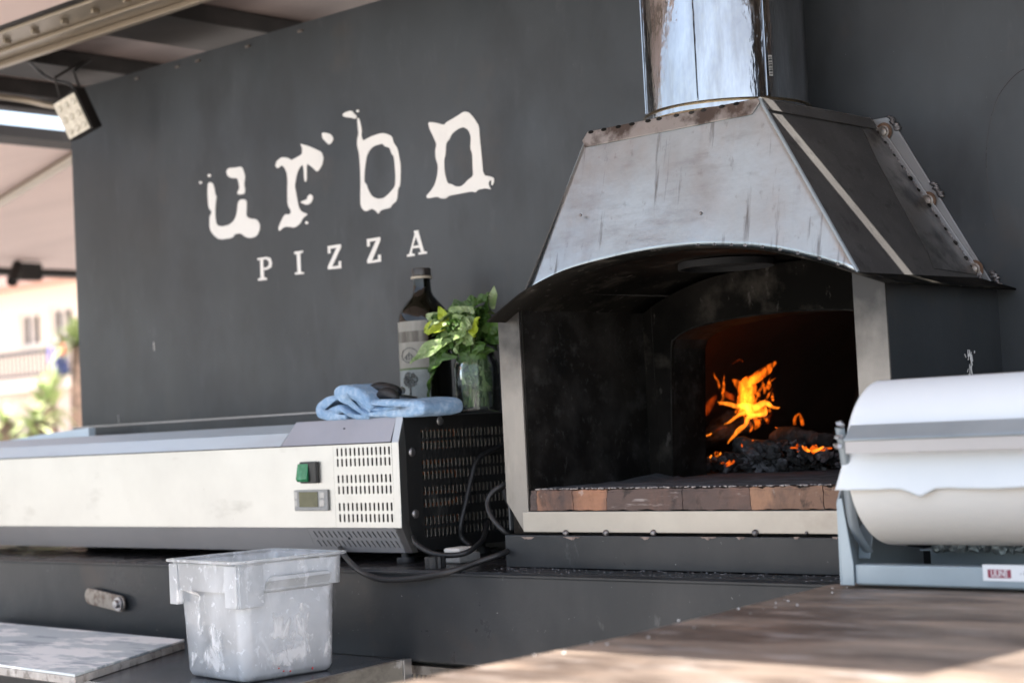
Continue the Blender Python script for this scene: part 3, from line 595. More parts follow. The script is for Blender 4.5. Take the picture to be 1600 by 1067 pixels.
# scorched upper ends of posts
b = B(); box(b, -2.079, -2.075, Yo + .0045, WY, -.118, .205); obj('cheek_plate', b, 'soot', ov)
b = B(); box(b, -2.1315, -2.1275, Yo + .0045, WY, -.19, .185); obj('outer_side_plate', b, 'wall_paint', ov)
b = B(); box(b, -1.388, -1.384, Yo + .0045, WY, -.118, .205); obj('cheek_plate', b, 'soot', ov)
b = B(); box(b, -1.336, -1.332, Yo + .0045, 2.545, -.2, .188); box(b, -1.340, -1.336, 2.54, WY, -.2, .188); osp = obj('outer_side_plate', b, 'wall_paint', ov)
b = B()
for k in range(26):
    t = random.random(); p = oX(1516 + random.gauss(0, 2.5), 545 + 40 * t, -1.3315); tube(b, [p, p + Vector((0, random.uniform(-.004, .004), random.uniform(-.014, -.003)))], .0007, 4, 1, smoothp=False)
obj('scratch', b, 'white_paint', osp)
# arched inner wall
AY = 2.662
arch = [(-2.021, -.118), (-2.016, .0), (-2.008, .13), (-2.0, .147), (-1.975, .160), (-1.932, .170), (-1.87, .176), (-1.815, .179), (-1.75, .180), (-1.703, .179), (-1.62, .174), (-1.56, .162), (-1.52, .145), (-1.50, .12), (-1.49, 0), (-1.488, -.118)]
xs = [(-2.0745 + (-1.389 + 2.0745) * k / 20) for k in range(21)]
outer = [(-2.0745, -.118)] + [(x, arcz(x) - .004) for x in xs] + [(-1.389, -.118)]
b = B(); slab(b, [[Vector((x, AY, z)) for x, z in outer + arch[::-1]]], (0, .006, 0)); obj('arch_plate', b, 'soot_sheet', ov)
b = B(); tube(b, [Vector((x, AY, z)) for x, z in arch], .0018, 6, 2); box(b, -2.052, -2.051, AY - .001, AY, -.118, .225); obj('arch_edge', b, 'soot', ov)
b = B(); na = len(arch)
grid(b, lambda u, v: Vector((arch[round(u * (na - 1))][0], AY + .006 + .105 * v, arch[round(u * (na - 1))][1])), na - 1, 2); obj('arch_reveal', b, 'soot', ov)
# chamber
b = B(); CXm = -1.755
def chm(u, v):
    a = math.pi * u; x = CXm - math.cos(a) * .52; z = -.118 + .40 * math.sin(a) ** .8
    return Vector((x, AY + .111 + .95 * v, z))
grid(b, chm, 24, 6); 
obj('chamber_vault', b, 'firebrick', ov, smooth=True)
b = B(); slab(b, [[chm(k / 24, 1) for k in range(25)]], (0, .05, 0)); obj('chamber_back', b, 'firebrick', ov)
b = B(); fr = [chm(k / 24, 0) for k in range(25)]; slab(b, [fr + [Vector((x, AY + .111, z)) for x, z in arch[::-1]]], (0, -.004, 0)); obj('chamber_front', b, 'soot', ov)
b = B(); box(b, -2.35, -1.2, AY + .0, 3.8, -.16, -.118); obj('chamber_floor', b, 'ash', ov)
# hearth
b = B()
grid(b, lambda u, v: Vector((-2.073 + .683 * u, Yo + .01 + (AY + .005 - Yo) * v, -.1175 + .0016 * noise.noise(Vector((u * 18, v * 9, 0))) + (.012 * max(0, 1 - abs(u - .02) * 14) * max(0, v * 3 - 2)))), 70, 30)
hs = obj('hearth_surface', b, 'ash', ov, smooth=True)
xb = [-2.0745] + [oY(x, 780, Yo).x for x in (838, 894, 948, 1065, 1172, 1286)] + [-1.389]
for i, (a, c) in enumerate(zip(xb, xb[1:])):
    b = B(); box(b, a + (.0012 if i in (0, 2, 4, 6) else .0004), c - .0006, Yo + .001, Yo + .115, -.155, -.119)
    bmesh.ops.subdivide_edges(b, edges=b.edges, cuts=18, use_grid_fill=True)
    for v in b.verts:
        nn = noise.noise(v.co * 30); v.co += Vector((0, .003 * nn + .0022 * noise.noise(v.co * 140), .002 * noise.noise(v.co * 60)))
        if v.co.z > -.1235 and v.co.y < Yo + .012: v.co += Vector((0, .004, -.005)) * max(0, noise.noise(v.co * Vector((70, 20, 20)) if False else Vector((v.co.x * 70, 0, i))) + .15)
    obj('sill_brick', b, ('brick_dark', 'brick_red', 'brick_red', 'brick_dark', 'brick_dark', 'brick_tan', 'brick_tan')[i], ov, smooth=True, sharp=50)
b = B()
for k in range(300):
    x = random.uniform(-2.07, -1.39); t = abs(random.gauss(0, .010)); rr_ = random.uniform(.3, 1.1)
    bmesh.ops.create_icosphere(b, subdivisions=1, radius=1, matrix=Matrix.Translation((x, Yo + .002 + t, -.1178)) @ Matrix.Diagonal((.003 * rr_, .002 * rr_, .0016 * rr_, 1)))
mat('sill_crumb', (.34, .31, .29), .9)
put(obj('ash_crumbs', b, 'sill_crumb', origin=(-1.7, Yo, -.118)), 'pale ash crumbs along the front edge of the brick sill', 'ash', kind='stuff')
b = B(); box(b, -2.0915, -1.335, Yo - .002, Yo + .004, -.1935, -.157); sp = obj('front_strip', b, 'raw_steel', ov, bevel=.0012)
for px in (884, 947, 1021, 1180, 1260):
    b = B(); p = oY(px, 832, Yo - .003); bmesh.ops.create_icosphere(b, subdivisions=2, radius=.006 if px != 1260 else .003, matrix=Matrix.Translation(p)); obj('tack_weld', b, 'weld', sp, smooth=True)
b = B(); box(b, -2.12, -1.345, Yo + .005, WY, -.156, -.1200); box(b, -2.12, -1.345, Yo + .005, WY, -.197, -.157); obj('oven_deck', b, 'soot', ov)
b = B(); box(b, -2.132, -1.315, Yo - .008, WY, -.256, -.1985); bs = obj('oven_base', b, 'counter_paint', ov, bevel=.0015)
b = B()
for (px, w) in ((815, 20), (880, 26), (1000, 16), (1095, 24), (1150, 14), (1240, 10), (1300, 14)):
    p = oY(px, 838, Yo - .0085); q = oY(px + w, 838, Yo - .0085); n_ = 8
    top = [p.lerp(q, k / n_) + Vector((0, 0, .0)) for k in range(n_ + 1)]; bot = [t + Vector((0, 0, -random.uniform(.0015, .006) * math.sin(math.pi * (k + .4) / (n_ + .8)))) for k, t in enumerate(top)]
    slab(b, [top + bot[::-1]], (0, -.0006, 0))
mat('burnt_flake', (.26, .2, .17), .7, layers=[((.1, .07, .06), 90, I3, .45, .6, .8)])
obj('scorch_flake', b, 'burnt_flake', bs)
b = B()
for k in range(170):
    x = random.uniform(-2.13, -1.35); y = random.choice((random.uniform(2.275, 2.3), random.uniform(2.21, 2.3))); s = random.uniform(.0006, .0017)
    bmesh.ops.create_icosphere(b, subdivisions=1, radius=s, matrix=Matrix.Translation((x, y, -.2565)) @ Matrix.Diagonal((1.5, 1, .6, 1)))
mat('crumb', (.16, .16, .17), .4)
put(obj('crumbs', b, 'crumb', origin=(-1.7, 2.27, -.257)), 'pale crumbs and drips along the dark counter below the oven', 'crumbs', kind='stuff')

# fire -------------------------------------------------------------
FY = 2.93
Z4 = lambda x, y, d=0: oY(1040 + x / 3.811, 480 + y / 3.811, FY + d)
fire = thing('fire', 'orange flames leaping from the charred wood inside the oven', 'fire', (-1.98, FY, -.10))
SC = 3.75 / 2698.1 / 3.811
def tongue(pts, ws, m, d=0, seg=10):
    b = B(); P = [Z4(x, y, d + .008 * math.sin(i * 1.7)) for i, (x, y) in enumerate(pts)]
    tube(b, P, [w * SC * {'flame': 1.0, 'flame_core': .75, 'dim_flame_glow': .62}[m] for w in ws], seg, 7, flat=.9)
    for v in b.verts: v.co += Vector(noise.noise_vector(v.co * 45)) * .0035
    return obj('flame', b, m, fire, smooth=True)
T = [([(480, 620), (490, 520), (482, 450), (540, 420), (600, 372), (662, 325)], [50, 40, 34, 28, 26, 8], 'flame', .02),
     ([(500, 560), (520, 480), (515, 430), (570, 390), (640, 340)], [26, 22, 18, 14, 4], 'flame', -.01),
     ([(445, 590), (452, 500), (432, 450), (402, 428)], [30, 22, 20, 6], 'flame', .01),
     ([(505, 590), (430, 582), (370, 572), (308, 558)], [34, 20, 16, 5], 'flame_core', -.01),
     ([(520, 600), (590, 568), (640, 592), (682, 590)], [30, 22, 14, 4], 'flame_core', .0),
     ([(600, 590), (590, 632), (530, 640), (480, 650)], [10, 18, 16, 14], 'flame_core', -.015),
     ([(520, 615), (440, 640), (385, 680), (345, 702)], [22, 13, 12, 4], 'flame_core', .0),
     ([(560, 640), (492, 655), (470, 700), (430, 742), (372, 812)], [18, 20, 18, 18, 4], 'flame_core', -.01),
     ([(530, 640), (548, 690), (536, 732)], [16, 18, 5], 'flame', .01),
     ([(470, 640), (510, 700), (500, 740)], [10, 12, 5], 'flame', .02),
     ([(420, 660), (470, 612), (540, 608), (600, 640)], [8, 30, 34, 8], 'flame', .01),
     ([(470, 590), (462, 540), (476, 500), (460, 455)], [20, 26, 18, 4], 'flame', -.02),
     ([(768, 700), (776, 650), (800, 630)], [10, 12, 3], 'flame', .06),
     ([(820, 702), (812, 660), (800, 634)], [9, 9, 3], 'flame', .06),
     ([(235, 640), (270, 570), (320, 500)], [30, 36, 6], 'dim_flame_glow', .1),  # glowing volume stands for firelight on the chamber's left wall
     ([(420, 540), (370, 520), (330, 480)], [40, 30, 8], 'dim_flame_glow', .12),
     ([(600, 690), (615, 650), (625, 620)], [18, 16, 4], 'dim_flame_glow', .05),
     ([(400, 700), (330, 720), (260, 770)], [10, 10, 4], 'dim_flame_glow', .02),
     ([(400, 340), (440, 310), (470, 330)], [5, 7, 3], 'dim_flame_glow', .02),
     ([(232, 765), (255, 755), (268, 748)], [7, 9, 3], 'flame_core', -.02),
     ([(260, 890), (268, 885), (272, 875)], [9, 9, 3], 'flame_core', -.03),
     ([(300, 885), (318, 870), (332, 855)], [9, 12, 4], 'flame_core', -.03),
     ([(290, 860), (300, 850)], [6, 3], 'flame_core', -.03),
     ([(808, 825), (838, 846), (866, 846)], [6, 16, 5], 'flame_core', -.14),
     ([(868, 850), (902, 846), (945, 835)], [7, 18, 5], 'flame_core', -.14)]
for t in T: tongue(*t)
for k in range(40):  # thin wisps
    x, y = random.gauss(505, 65), random.uniform(470, 690); dx = random.uniform(-50, 70); h = random.uniform(50, 120)
    tongue([(x, y), (x + dx * .3, y - h * .35), (x + dx * .5 + random.uniform(-14, 14), y - h * .7), (x + dx, y - h)], [random.uniform(6, 12), 9, 6, 1.5], 'flame', random.uniform(-.03, .03), 8)
fl = bpy.data.lights.new('fire_glow', 'POINT'); fl.energy = .03; fl.color = (1, .33, .08); fl.shadow_soft_size = .05
flo = bpy.data.objects.new('fire_glow', fl); COL.objects.link(flo); flo.location = Z4(510, 540, -.01)
# logs, coals
def rock(b, p, s, seed, sub=2):
    r = bmesh.ops.create_icosphere(b, subdivisions=sub, radius=1)
    rot = Matrix.Rotation(random.random() * 6, 4, 'X') @ Matrix.Rotation(random.random() * 6, 4, 'Z')
    for v in r['verts']:
        q = v.co.copy(); k = 1 + .5 * noise.noise(q * 1.7 + Vector((seed, 0, 0))) + .3 * noise.noise(q * 4 + Vector((seed, 3, 0)))
        v.co = p + (rot @ Vector((q.x * s.x * k, q.y * s.y * k, q.z * s.z * k)))
b = B(); b2 = B()
for k in range(700):
    x = random.gauss(0, 1); px = 600 + 230 * x
    if px < 190 or px > 1080: continue
    top = 800 + 60 * abs(px - 720) / 350 + (30 if px < 420 else 0)
    py = top + (960 - top) * random.random() ** .8; s = random.uniform(.002, .0105)
    rock(b if random.random() < .5 else b2, Z4(px, py, random.uniform(-.1, .12)), Vector((s * 1.8, s, s * .8)), k, 2)
put(obj('coals', b, 'char', origin=Z4(620, 930), smooth=False), 'heap of black charcoal pieces under the flames', 'coals', kind='stuff')
mat('ash_lump', (.06, .06, .065), .95, layers=[((.20, .20, .215), 45, I3, .45, .62, .8), ((.015, .015, .015), 70, I3, .5, .65, .8)], bumps=[(150, I3, .8, .004)])
put(obj('ash_lumps', b2, 'ash_lump', origin=Z4(620, 930), smooth=False), 'grey ash and half burnt bits between the black charcoal', 'ash', kind='stuff')
def log(p, q, r, m, label, ends=.6):
    b = B(); n_ = 6; pts = [p.lerp(q, k / n_) + Vector(noise.noise_vector(p.lerp(q, k / n_) * 14)) * .006 for k in range(n_ + 1)]
    tube(b, pts, [r * .8 * (1 if 0 < k < n_ else ends) for k in range(n_ + 1)], 14, 6)
    for v in b.verts: v.co += Vector(noise.noise_vector(v.co * 38)) * .007 + Vector(noise.noise_vector(v.co * 120)) * .003
    put(obj('burning_log', b, m, origin=p, smooth=True, sharp=50), label, 'log', 'burning logs in the oven')
log(Z4(190, 800, -.0), Z4(600, 650, .14), .022, 'char', 'charred log slanting under the main flame')
log(Z4(640, 760, .04), Z4(1010, 800, -.02), .022, 'char', 'charred log lying to the right above the glowing embers')
log(Z4(205, 740, .06), Z4(420, 640, .12), .016, 'char', 'thin charred log at the left wall behind the flames')
log(Z4(430, 800, -.05), Z4(700, 860, -.02), .018, 'char', 'short charred log at the front of the coals')
b = B()
for (x, y, w) in ((760, 835, 20), (790, 832, 22), (830, 838, 26), (880, 845, 30), (930, 845, 26), (970, 838, 18), (370, 930, 26), (340, 925, 16), (400, 920, 14), (460, 790, 9), (455, 820, 9), (520, 790, 7), (660, 715, 8), (300, 870, 20), (380, 690, 8)):
    rock(b, Z4(x, y, -.13), Vector((w, w * .6, w * .36)) * SC * 1.0, x, 2)
put(obj('embers', b, 'ember', origin=Z4(800, 850), smooth=True), 'red glowing embers among the coals', 'embers', kind='stuff')

# ------------------------------------------------------------------ countertop fridge
fx, fy = -2.3915, 2.292
cl = thing('countertop_fridge', 'long stainless countertop fridge with perforated vents beside the oven', 'fridge', (-3.3, 2.45, -.257))
FB = 2.62; XL = -5.0
zt, zf, zb, zbt = .026, -.0227, -.186, -.236
px_sf = lambda px, py: oY(px, py, fy)
# hidden body shell
b = B(); slab(b, [[(XL, fy + .012, zf), (XL, fy + .012, zb), (XL, fy + .035, zbt + .004), (XL, FB, zbt + .004), (XL, FB, -.004), (XL, fy + .03, -.012)]], (fx - XL - .17, 0, 0)); obj('body', b, 'interior_dark', cl)
# front panel
vx0 = px_sf(520, 700).x; vx1 = px_sf(617, 700).x; xe = fx - .0005
us = [px_sf(529 + (610 - 529) * k / 12, 750).x for k in range(13)]
rows = [px_sf(570, y).z for y in (707, 723, 750, 767, 796, 811)][::-1]
rows = [px_sf(568, y).z for y in (704.5, 721, 747, 764.5, 791, 808.5)][::-1]
b = B(); slab(b, [[(XL, fy, zf), (vx0, fy, zf), (vx0, fy, zb), (XL, fy, zb)]], (0, .0012, 0)); 
fp = obj('front_panel', b, 'brushed_steel', cl)
b = B(); perforated(b, Vector((0, fy, 0)), Vector((1, 0, 0)), Vector((0, 0, 1)), us, rows, .0052, .0165, vx0 + .0004, xe - .0185, zb, zf, .0012)
vp = obj('front_vent', b, ['brushed_steel', 'grey_steel'], cl)
# lower chamfer
dch = Vector((0, .026, zbt - zb)); lch = dch.length; V = -dch.normalized()
cx0 = oY(488, 850, fy + .013).x
b = B(); slab(b, [[(XL, fy, zb - .0006), (cx0, fy, zb - .0006), Vector((cx0, fy + .026, zbt)), Vector((XL, fy + .026, zbt))]], (0, .0011, .0006)); obj('lower_panel', b, 'soft_steel', cl)
b = B(); cu = [oY(497 + (634 - 497) * k / 18, 840, fy + .013).x for k in range(19)]
perforated(b, Vector((0, fy + .026, zbt)), Vector((1, 0, 0)), V, cu, [lch * .34, lch * .72], .0046, .0155, cx0 + .0003, xe - .0185, 0, lch - .0006, .0012, slant=-.35)
obj('lower_vent', b, ['soft_steel', 'soft_steel'], cl)
b = B(); box(b, XL, xe - .02, fy + .0265, FB, zbt, zbt + .003); obj('bottom_plate', b, 'grey_steel', cl)
# corner strip
def strip(x0, x1, e):
    b = B(); pf = [(fy + .016, zt + .0005), (fy + .001 - e, zf), (fy - e, zb), (fy + .026 - e, zbt), (fy + .04, zbt), (fy + .02, zb + .004), (fy + .02, zf)]
    slab(b, [[Vector((x0, y, z)) for y, z in pf]], (x1 - x0, 0, 0)); return b
obj('corner_strip', strip(xe - .018, xe + .001, .0012), 'brushed_steel', cl, bevel=.001)
# top cover and lid
def slope(x0, x1, y0, z0, y1, z1, th=.0015, shift=.0):
    b = B(); slab(b, [[(x0, y0, z0), (x1, y0, z0), (x1 + 0, y1, z1), (x0 + shift, y1, z1)]], (0, th, th * .3)); return b
tx0 = px_sf(440, 693).x
obj('vent_cover', slope(tx0, xe - .019, fy - .002, zf + .0015, fy + .018, zt, shift=.028), 'grey_steel', cl)
b = B(); box(b, tx0 + .028, xe, fy + .0185, FB, zt - .003, zt); obj('vent_cover_top', b, 'grey_steel', cl)
obj('lid_front', slope(XL, tx0 - .002, fy - .002, zf + .0015, fy + .022, .004, shift=.012), 'lid_steel', cl)
b = B(); slab(b, [[(XL, fy + .0225, .0045), (tx0 + .009, fy + .0225, .0045), (tx0 + .022, fy + .07, .0225), (XL, fy + .07, .0225)]], (0, .001, -.002)); slab(b, [[(XL, fy + .0702, .0225), (tx0 + .022, fy + .0702, .0225), (tx0 + .022, FB, .0205), (XL, FB, .0205)]], (0, 0, -.002)); obj('lid', b, 'lid_steel', cl)
b = B(); p = [oY(x, y, 2.56) for x, y in ((-40, 700), (-40, 697), (0, 690), (60, 679), (138, 667.5), (139, 684), (60, 690))]; slab(b, [p], (0, .02, 0)); obj('lid_wing', b, 'lid_steel', cl)
b = B(); tube(b, [Vector((XL, fy - .001, zf + .0005)), Vector((xe - .02, fy - .001, zf + .0005))], .0012, 6, 1, smoothp=False); obj('lid_gap', b, 'interior_dark', cl)
# end panel (black, perforated)
ex = fx
eys = [oX(x, 760, ex).y for x in [663 + (783 - 663) * k / 19 for k in range(20)]]
dy = eys[1] - eys[0]; eys = [eys[0] + dy * k for k in range(22)]
ezs = [oX(665, y, ex).z for y in (677.5, 695, 724, 742, 766.5, 785.5, 813, 832)][::-1]
b = B(); y0 = eys[0] - .006; y1 = FB
perforated(b, Vector((ex, 0, 0)), Vector((0, 1, 0)), Vector((0, 0, 1)), eys, ezs, .0062, .0165, y0, y1, ezs[0] - .011, ezs[-1] + .011, .0015)
slab(b, [[(ex, fy + .017, zt - .001), (ex, y1, zt - .001), (ex, y1, ezs[-1] + .0111), (ex, y0, ezs[-1] + .0111), (ex, y0, ezs[0] - .0111), (ex, y1, ezs[0] - .0111), (ex, y1, zbt + .001), (ex, fy + .029, zbt + .001), (ex, fy + .007, zb), (ex, fy + .008, zf)]], (-.0015, 0, 0))
ep = obj('end_panel', b, ['black_panel', 'raw_steel'], cl)
def screw(px, py):
    p = oX(px, py, ex); b = B(); lathe(b, [(.0085, 0), (.0085, .0015), (.006, .0035), (.0001, .004)], p, 20, 'X'); obj('screw', b, 'grey_steel', ep, smooth=True)
for q in ((687, 657), (643.5, 706), (649, 802)): screw(*q)
# condenser coil behind the end panel
b = B()
for j in range(5):
    z = -.19 + j * .042
    tube(b, [Vector((ex - .02, fy + .05, z)), Vector((ex - .02, fy + .16, z)), Vector((ex - .02, fy + .165, z + .02)), Vector((ex - .02, fy + .05, z + .021))], .005, 8, 3)
obj('copper_coil', b, 'copper', cl, smooth=True)
b = B()
for k in range(26): y = fy + .05 + k * .0095; box(b, ex - .06, ex - .03, y, y + .0012, -.21, .005)
obj('cooling_fins', b, 'grey_steel', cl)
b = B(); box(b, ex - .165, ex - .16, fy + .01, FB, -.21, .01); obj('inner_wall', b, 'interior_dark', cl)
# switch and display
def px_box(b, x0, y0, x1, y1, yy, th):  # box on the front plane between two pixel corners
    a = px_sf(x0, y0); c = px_sf(x1, y1); box(b, a.x, c.x, yy - th, yy, min(a.z, c.z), max(a.z, c.z))
b = B(); px_box(b, 472, 721, 499, 754, fy - .0005, .008); sw = obj('switch', b, 'black_plastic', cl, bevel=.002)
b = B(); a = px_sf(468.5, 723); c = px_sf(486, 752)
slab(b, [[(a.x + .0025, fy - .009, a.z - .001), (a.x + .0025, fy - .0155, c.z + .006), (a.x + .0025, fy - .012, c.z + .001), (a.x + .0025, fy - .009, c.z)]], (c.x - a.x + .001, 0, 0)); obj('rocker', b, 'green_plastic', sw, bevel=.001)
b = B(); px_box(b, 462, 765, 515, 797, fy - .0005, .0055); dp = obj('display', b, 'grey_plastic', cl, bevel=.002)
b = B(); px_box(b, 471, 767.5, 501, 791, fy - .0062, .0012); obj('screen', b, 'screen', dp, bevel=.0004)
for (x0, y0, x1, y1) in ((464, 768, 469, 778), (464, 781, 469, 790), (503, 768, 511, 777), (503, 780, 511, 790)):
    b = B(); px_box(b, x0, y0, x1, y1, fy - .0062, .001); obj('key', b, 'ground_steel', dp, bevel=.0004)
# feet
for (x, y) in ((-2.43, 2.335), (-4.3, 2.335), (-2.43, 2.55), (-4.3, 2.55)):
    b = B(); lathe(b, [(.007, zbt), (.007, -.247), (.016, -.247), (.018, -.2475)] if False else [(.008, zbt + .001), (.008, -.246), (.017, -.2455), (.018, -.252), (.017, -.2565)], (x, y, 0), 20); obj('foot', b, 'rubber', cl, smooth=True)
b = B(); c = oZ(668, 881, -.245)
pr_ = []
for k in range(24): pr_.append((.0195 if k % 2 else .0175, 2 * math.pi * k / 24))
slab(b, [[Vector((c.x - .03, c.y + .05, -.2565)) + Vector((r * math.cos(a), r * math.sin(a), 0)) for r, a in pr_]], (0, 0, .021)); 
put(obj('round_knob', b, 'rubber', origin=(c.x - .03, c.y + .05, -.2565)), 'black ribbed round knob lying on the counter beneath the fridge cable', 'knob')
# power adaptor block
c = oZ(706, 872, -.2565); c = Vector((c.x - .035, c.y + .065, -.2565))
c = oY(704, 884, 2.335); 
ad = thing('power_adaptor', 'grey white plug adaptor block lying under the black cables', 'adaptor', (c.x, c.y, -.2565))
b = B(); box(b, c.x - .026, c.x + .024, c.y, c.y + .06, -.2563, -.238); obj('case', b, 'grey_plastic', ad, bevel=.004)
b = B(); box(b, c.x - .022, c.x + .020, c.y + .004, c.y + .055, -.2378, -.228); obj('cover', b, 'frame_white', ad, bevel=.004)
# cables
def cable(pts, r, label, m='rubber'):
    b = B(); tube(b, pts, r, 10, 8); put(obj('power_cable', b, m, origin=pts[0], smooth=True), label, 'cable', 'black cables by the fridge')
cable([oY(530, 852, 2.33), oY(542, 872, 2.25), oY(566, 893, 2.196), oY(600, 905, 2.19), (oY(645, 903, 2.195)), oY(700, 893, 2.198), oY(745, 878, 2.24), oY(790, 862, 2.29), oY(800, 850, 2.40)], .0055, 'black cable sagging over the counter edge below the fridge')
cable([oY(646, 838, 2.315), oY(651, 849, 2.29), oY(672, 862, 2.285), oY(700, 867, 2.29), oY(730, 862, 2.31), oY(752, 845, 2.36), oY(758, 832, 2.43), oY(762, 815, 2.50)], .0052, 'black cable plugged into the lower corner of the fridge')
cable([oX(790, 694, ex + .012), oX(770, 702, ex + .012), oX(746, 718, ex + .014), oX(737, 745, ex + .014), oX(728, 785, ex + .014), oX(720, 820, ex + .012), oX(722, 840, ex + .01), oX(735, 852, ex + .03)], .0052, 'black cable hanging down the black perforated end of the fridge')
cable([oY(812, 752, 2.40), oY(790, 756, 2.36), oY(770, 768, 2.34), oY(762, 785, 2.33), oY(768, 806, 2.32), oY(785, 827, 2.32), oY(802, 838, 2.34)], .0050, 'black cable looping out behind the left oven post')
cable([oY(790, 768, 2.39), oY(800, 790, 2.37), oY(812, 806, 2.36), oY(826, 816, 2.36)], .0075, 'thick black hose curving under the left oven post')

# ------------------------------------------------------------------ things on the fridge
# bottle
bc = oY(668.5, 640, 2.575); bx_, by_ = bc.x, bc.y; z0 = zt + .001
bt = thing('oil_bottle', 'tall dark olive oil bottle with a pale label, behind the basil', 'bottle', (bx_, by_, z0))
R_ = .0545
pf = [(.0001, 0), (R_ - .004, 0), (R_, .004), (R_, .195), (R_ - .002, .212), (R_ - .008, .226), (R_ - .02, .240), (.024, .252), (.0195, .262), (.0185, .275), (.0185, .298)]
b = B(); lathe(b, [(r, h) for r, h in pf] + [(.0001, .298)], (bx_, by_, z0), 56); obj('glass', b, 'bottle_dark', bt, smooth=True)
b = B(); lathe(b, [(.0187, .290), (.0225, .290), (.0232, .2925), (.0225, .295), (.0187, .295)], (bx_, by_, z0), 40); obj('ring', b, 'cork_ring', bt, smooth=True)
b = B(); lathe(b, [(.0190, .2955), (.0205, .297), (.0205, .309), (.0195, .312), (.0001, .3125)], (bx_, by_, z0), 40); obj('cap', b, 'cap_dark', bt, smooth=True)
cC = Vector((bx_, by_, 0)); A0 = math.atan2(-by_, -bx_)  # azimuth that faces the lens at the origin
mat('label_upper', (.05, .04, .03), .35, layers=[((.18, .17, .14), 60, (1, 1, .1), .45, .6, .8)])
mat('label_lower', (.14, .165, .17), .5, layers=[((.22, .25, .25), 40, I3, .4, .65, .8)])
def lab(z1, z2, m, e=.0006): return cyl_patch('label', A0 - ra(92), A0 + ra(8), z0 + z1, z0 + z2, R_ + e, cC, m, bt, 24, 4)
lab(.178, .199, 'paper_label'); lab(.155, .178, 'label_upper'); L1 = lab(.100, .155, 'paper_label'); L2 = lab(.022, .098, 'label_lower')
b = B(); grid(b, lambda u, v: cC + Vector(((R_ + .001) * math.cos(A0 + ra(-92 + 100 * u)), (R_ + .001) * math.sin(A0 + ra(-92 + 100 * u)), z0 + .097 + .004 * v)), 24, 1); mat('olive_band', (.05, .09, .02), .5); obj('label_band', b, 'olive_band', bt)
def onb(u, z, e=.0014): a = A0 + ra(u); return cC + Vector(((R_ + e) * math.cos(a), (R_ + e) * math.sin(a), z0 + z))
b = B(); tube(b, [onb(-38 + 22 * math.cos(t * .5236), .128 + .015 * math.sin(t * .5236)) for t in range(13)], .0009, 5, 3); tube(b, [onb(-50, .122), onb(-38, .132), onb(-26, .122)], .001, 5, 3); tube(b, [onb(-38, .118), onb(-38, .134)], .0012, 5, 2)
tube(b, [onb(-45, .118), onb(-45, .128)], .001, 5, 2); tube(b, [onb(-31, .118), onb(-31, .128)], .001, 5, 2); obj('emblem', b, 'print_ink', bt)
b = B(); tube(b, [onb(-38, .036), onb(-38, .05), onb(-37, .062)], [.003, .002, .0015], 6, 4)
for k in range(150):
    a = random.random() * 6.28; r = math.sqrt(random.random()); rock(b, onb(-38 + 19 * r * math.cos(a), .076 + .016 * r * math.sin(a)), Vector((.0022, .0012, .0022)), k, 1)
obj('printed_tree', b, 'print_ink', bt)
# jar with basil
jc = oY(747.5, 640, 2.50); jx, jy = jc.x, jc.y
jar = thing('glass_jar', 'clear glass jar holding the basil bunch on the fridge corner', 'jar', (jx, jy, z0))
JR = .0455
b = B(); lathe(b, [(.0001, 0), (JR - .008, 0), (JR - .001, .005), (JR, .012), (JR, .092), (JR - .003, .102), (JR - .009, .110), (JR - .009, .124), (JR - .0075, .125), (JR - .0105, .126), (JR - .012, .110), (JR - .006, .101), (JR - .003, .090), (JR - .003, .012), (JR - .008, .006), (.0001, .005)], (jx, jy, z0), 56)
jg = obj('glass', b, 'jar_glass', jar, smooth=True)
for k in range(3): b = B(); lathe(b, [(JR - .0088, .112 + k * .004), (JR - .0075, .1135 + k * .004), (JR - .0088, .115 + k * .004)], (jx, jy, z0), 48); obj('screw_thread', b, 'jar_glass', jar, smooth=True)
b = B(); lathe(b, [(.0001, .0055), (JR - .0035, .0065), (JR - .0035, .040), (.0001, .040)], (jx, jy, z0), 40)
put(obj('water', b, 'water', origin=(jx, jy, z0), smooth=True), 'shallow water in the bottom of the basil jar', 'water')
bas = thing('basil_bunch', 'bunch of fresh green basil with drooping leaves standing in the jar', 'basil', (jx, jy, z0 + .01))
LB = {0: B(), 1: B(), 2: B()}
lm = B()
def leaf(base, d, L, Wd, up, mi, curl=.5, cup=.35):
    d = d.normalized(); s = d.cross(up).normalized(); n = s.cross(d).normalized()
    nu, nv = 16, 8; vs = []; wv = random.uniform(0, 6)
    for i in range(nu + 1):
        t = i / nu; w = Wd * (math.sin(math.pi * min(1, t * .93 + .05)) ** .75) * (1 - .35 * t) * .62
        bend = -curl * t * t * L * .6
        c = base + d * (L * t * (1 - .12 * curl * t)) + n * bend
        row = []
        for j in range(nv + 1):
            q = (j / nv - .5) * 2
            puff = .22 * Wd * math.sin(t * 19 - abs(q) * 5) * (1 - abs(q)) * abs(q) * 2
            row.append(lm.verts.new(c + s * (q * w) + n * (cup * w * abs(q) ** 1.3 + puff + .12 * Wd * abs(q) ** 2 * math.sin(t * 9 + wv + (2 if q > 0 else 0)))))
        vs.append(row)
    for i in range(nu):
        for j in range(nv):
            f = lm.faces.new((vs[i][j], vs[i + 1][j], vs[i + 1][j + 1], vs[i][j + 1])); f.material_index = mi; f.smooth = True
Zb = lambda x, y, Y: oY(490 + x / 4.103, 400 + y / 4.103, Y)
bc0 = Zb(985, 470, jy)
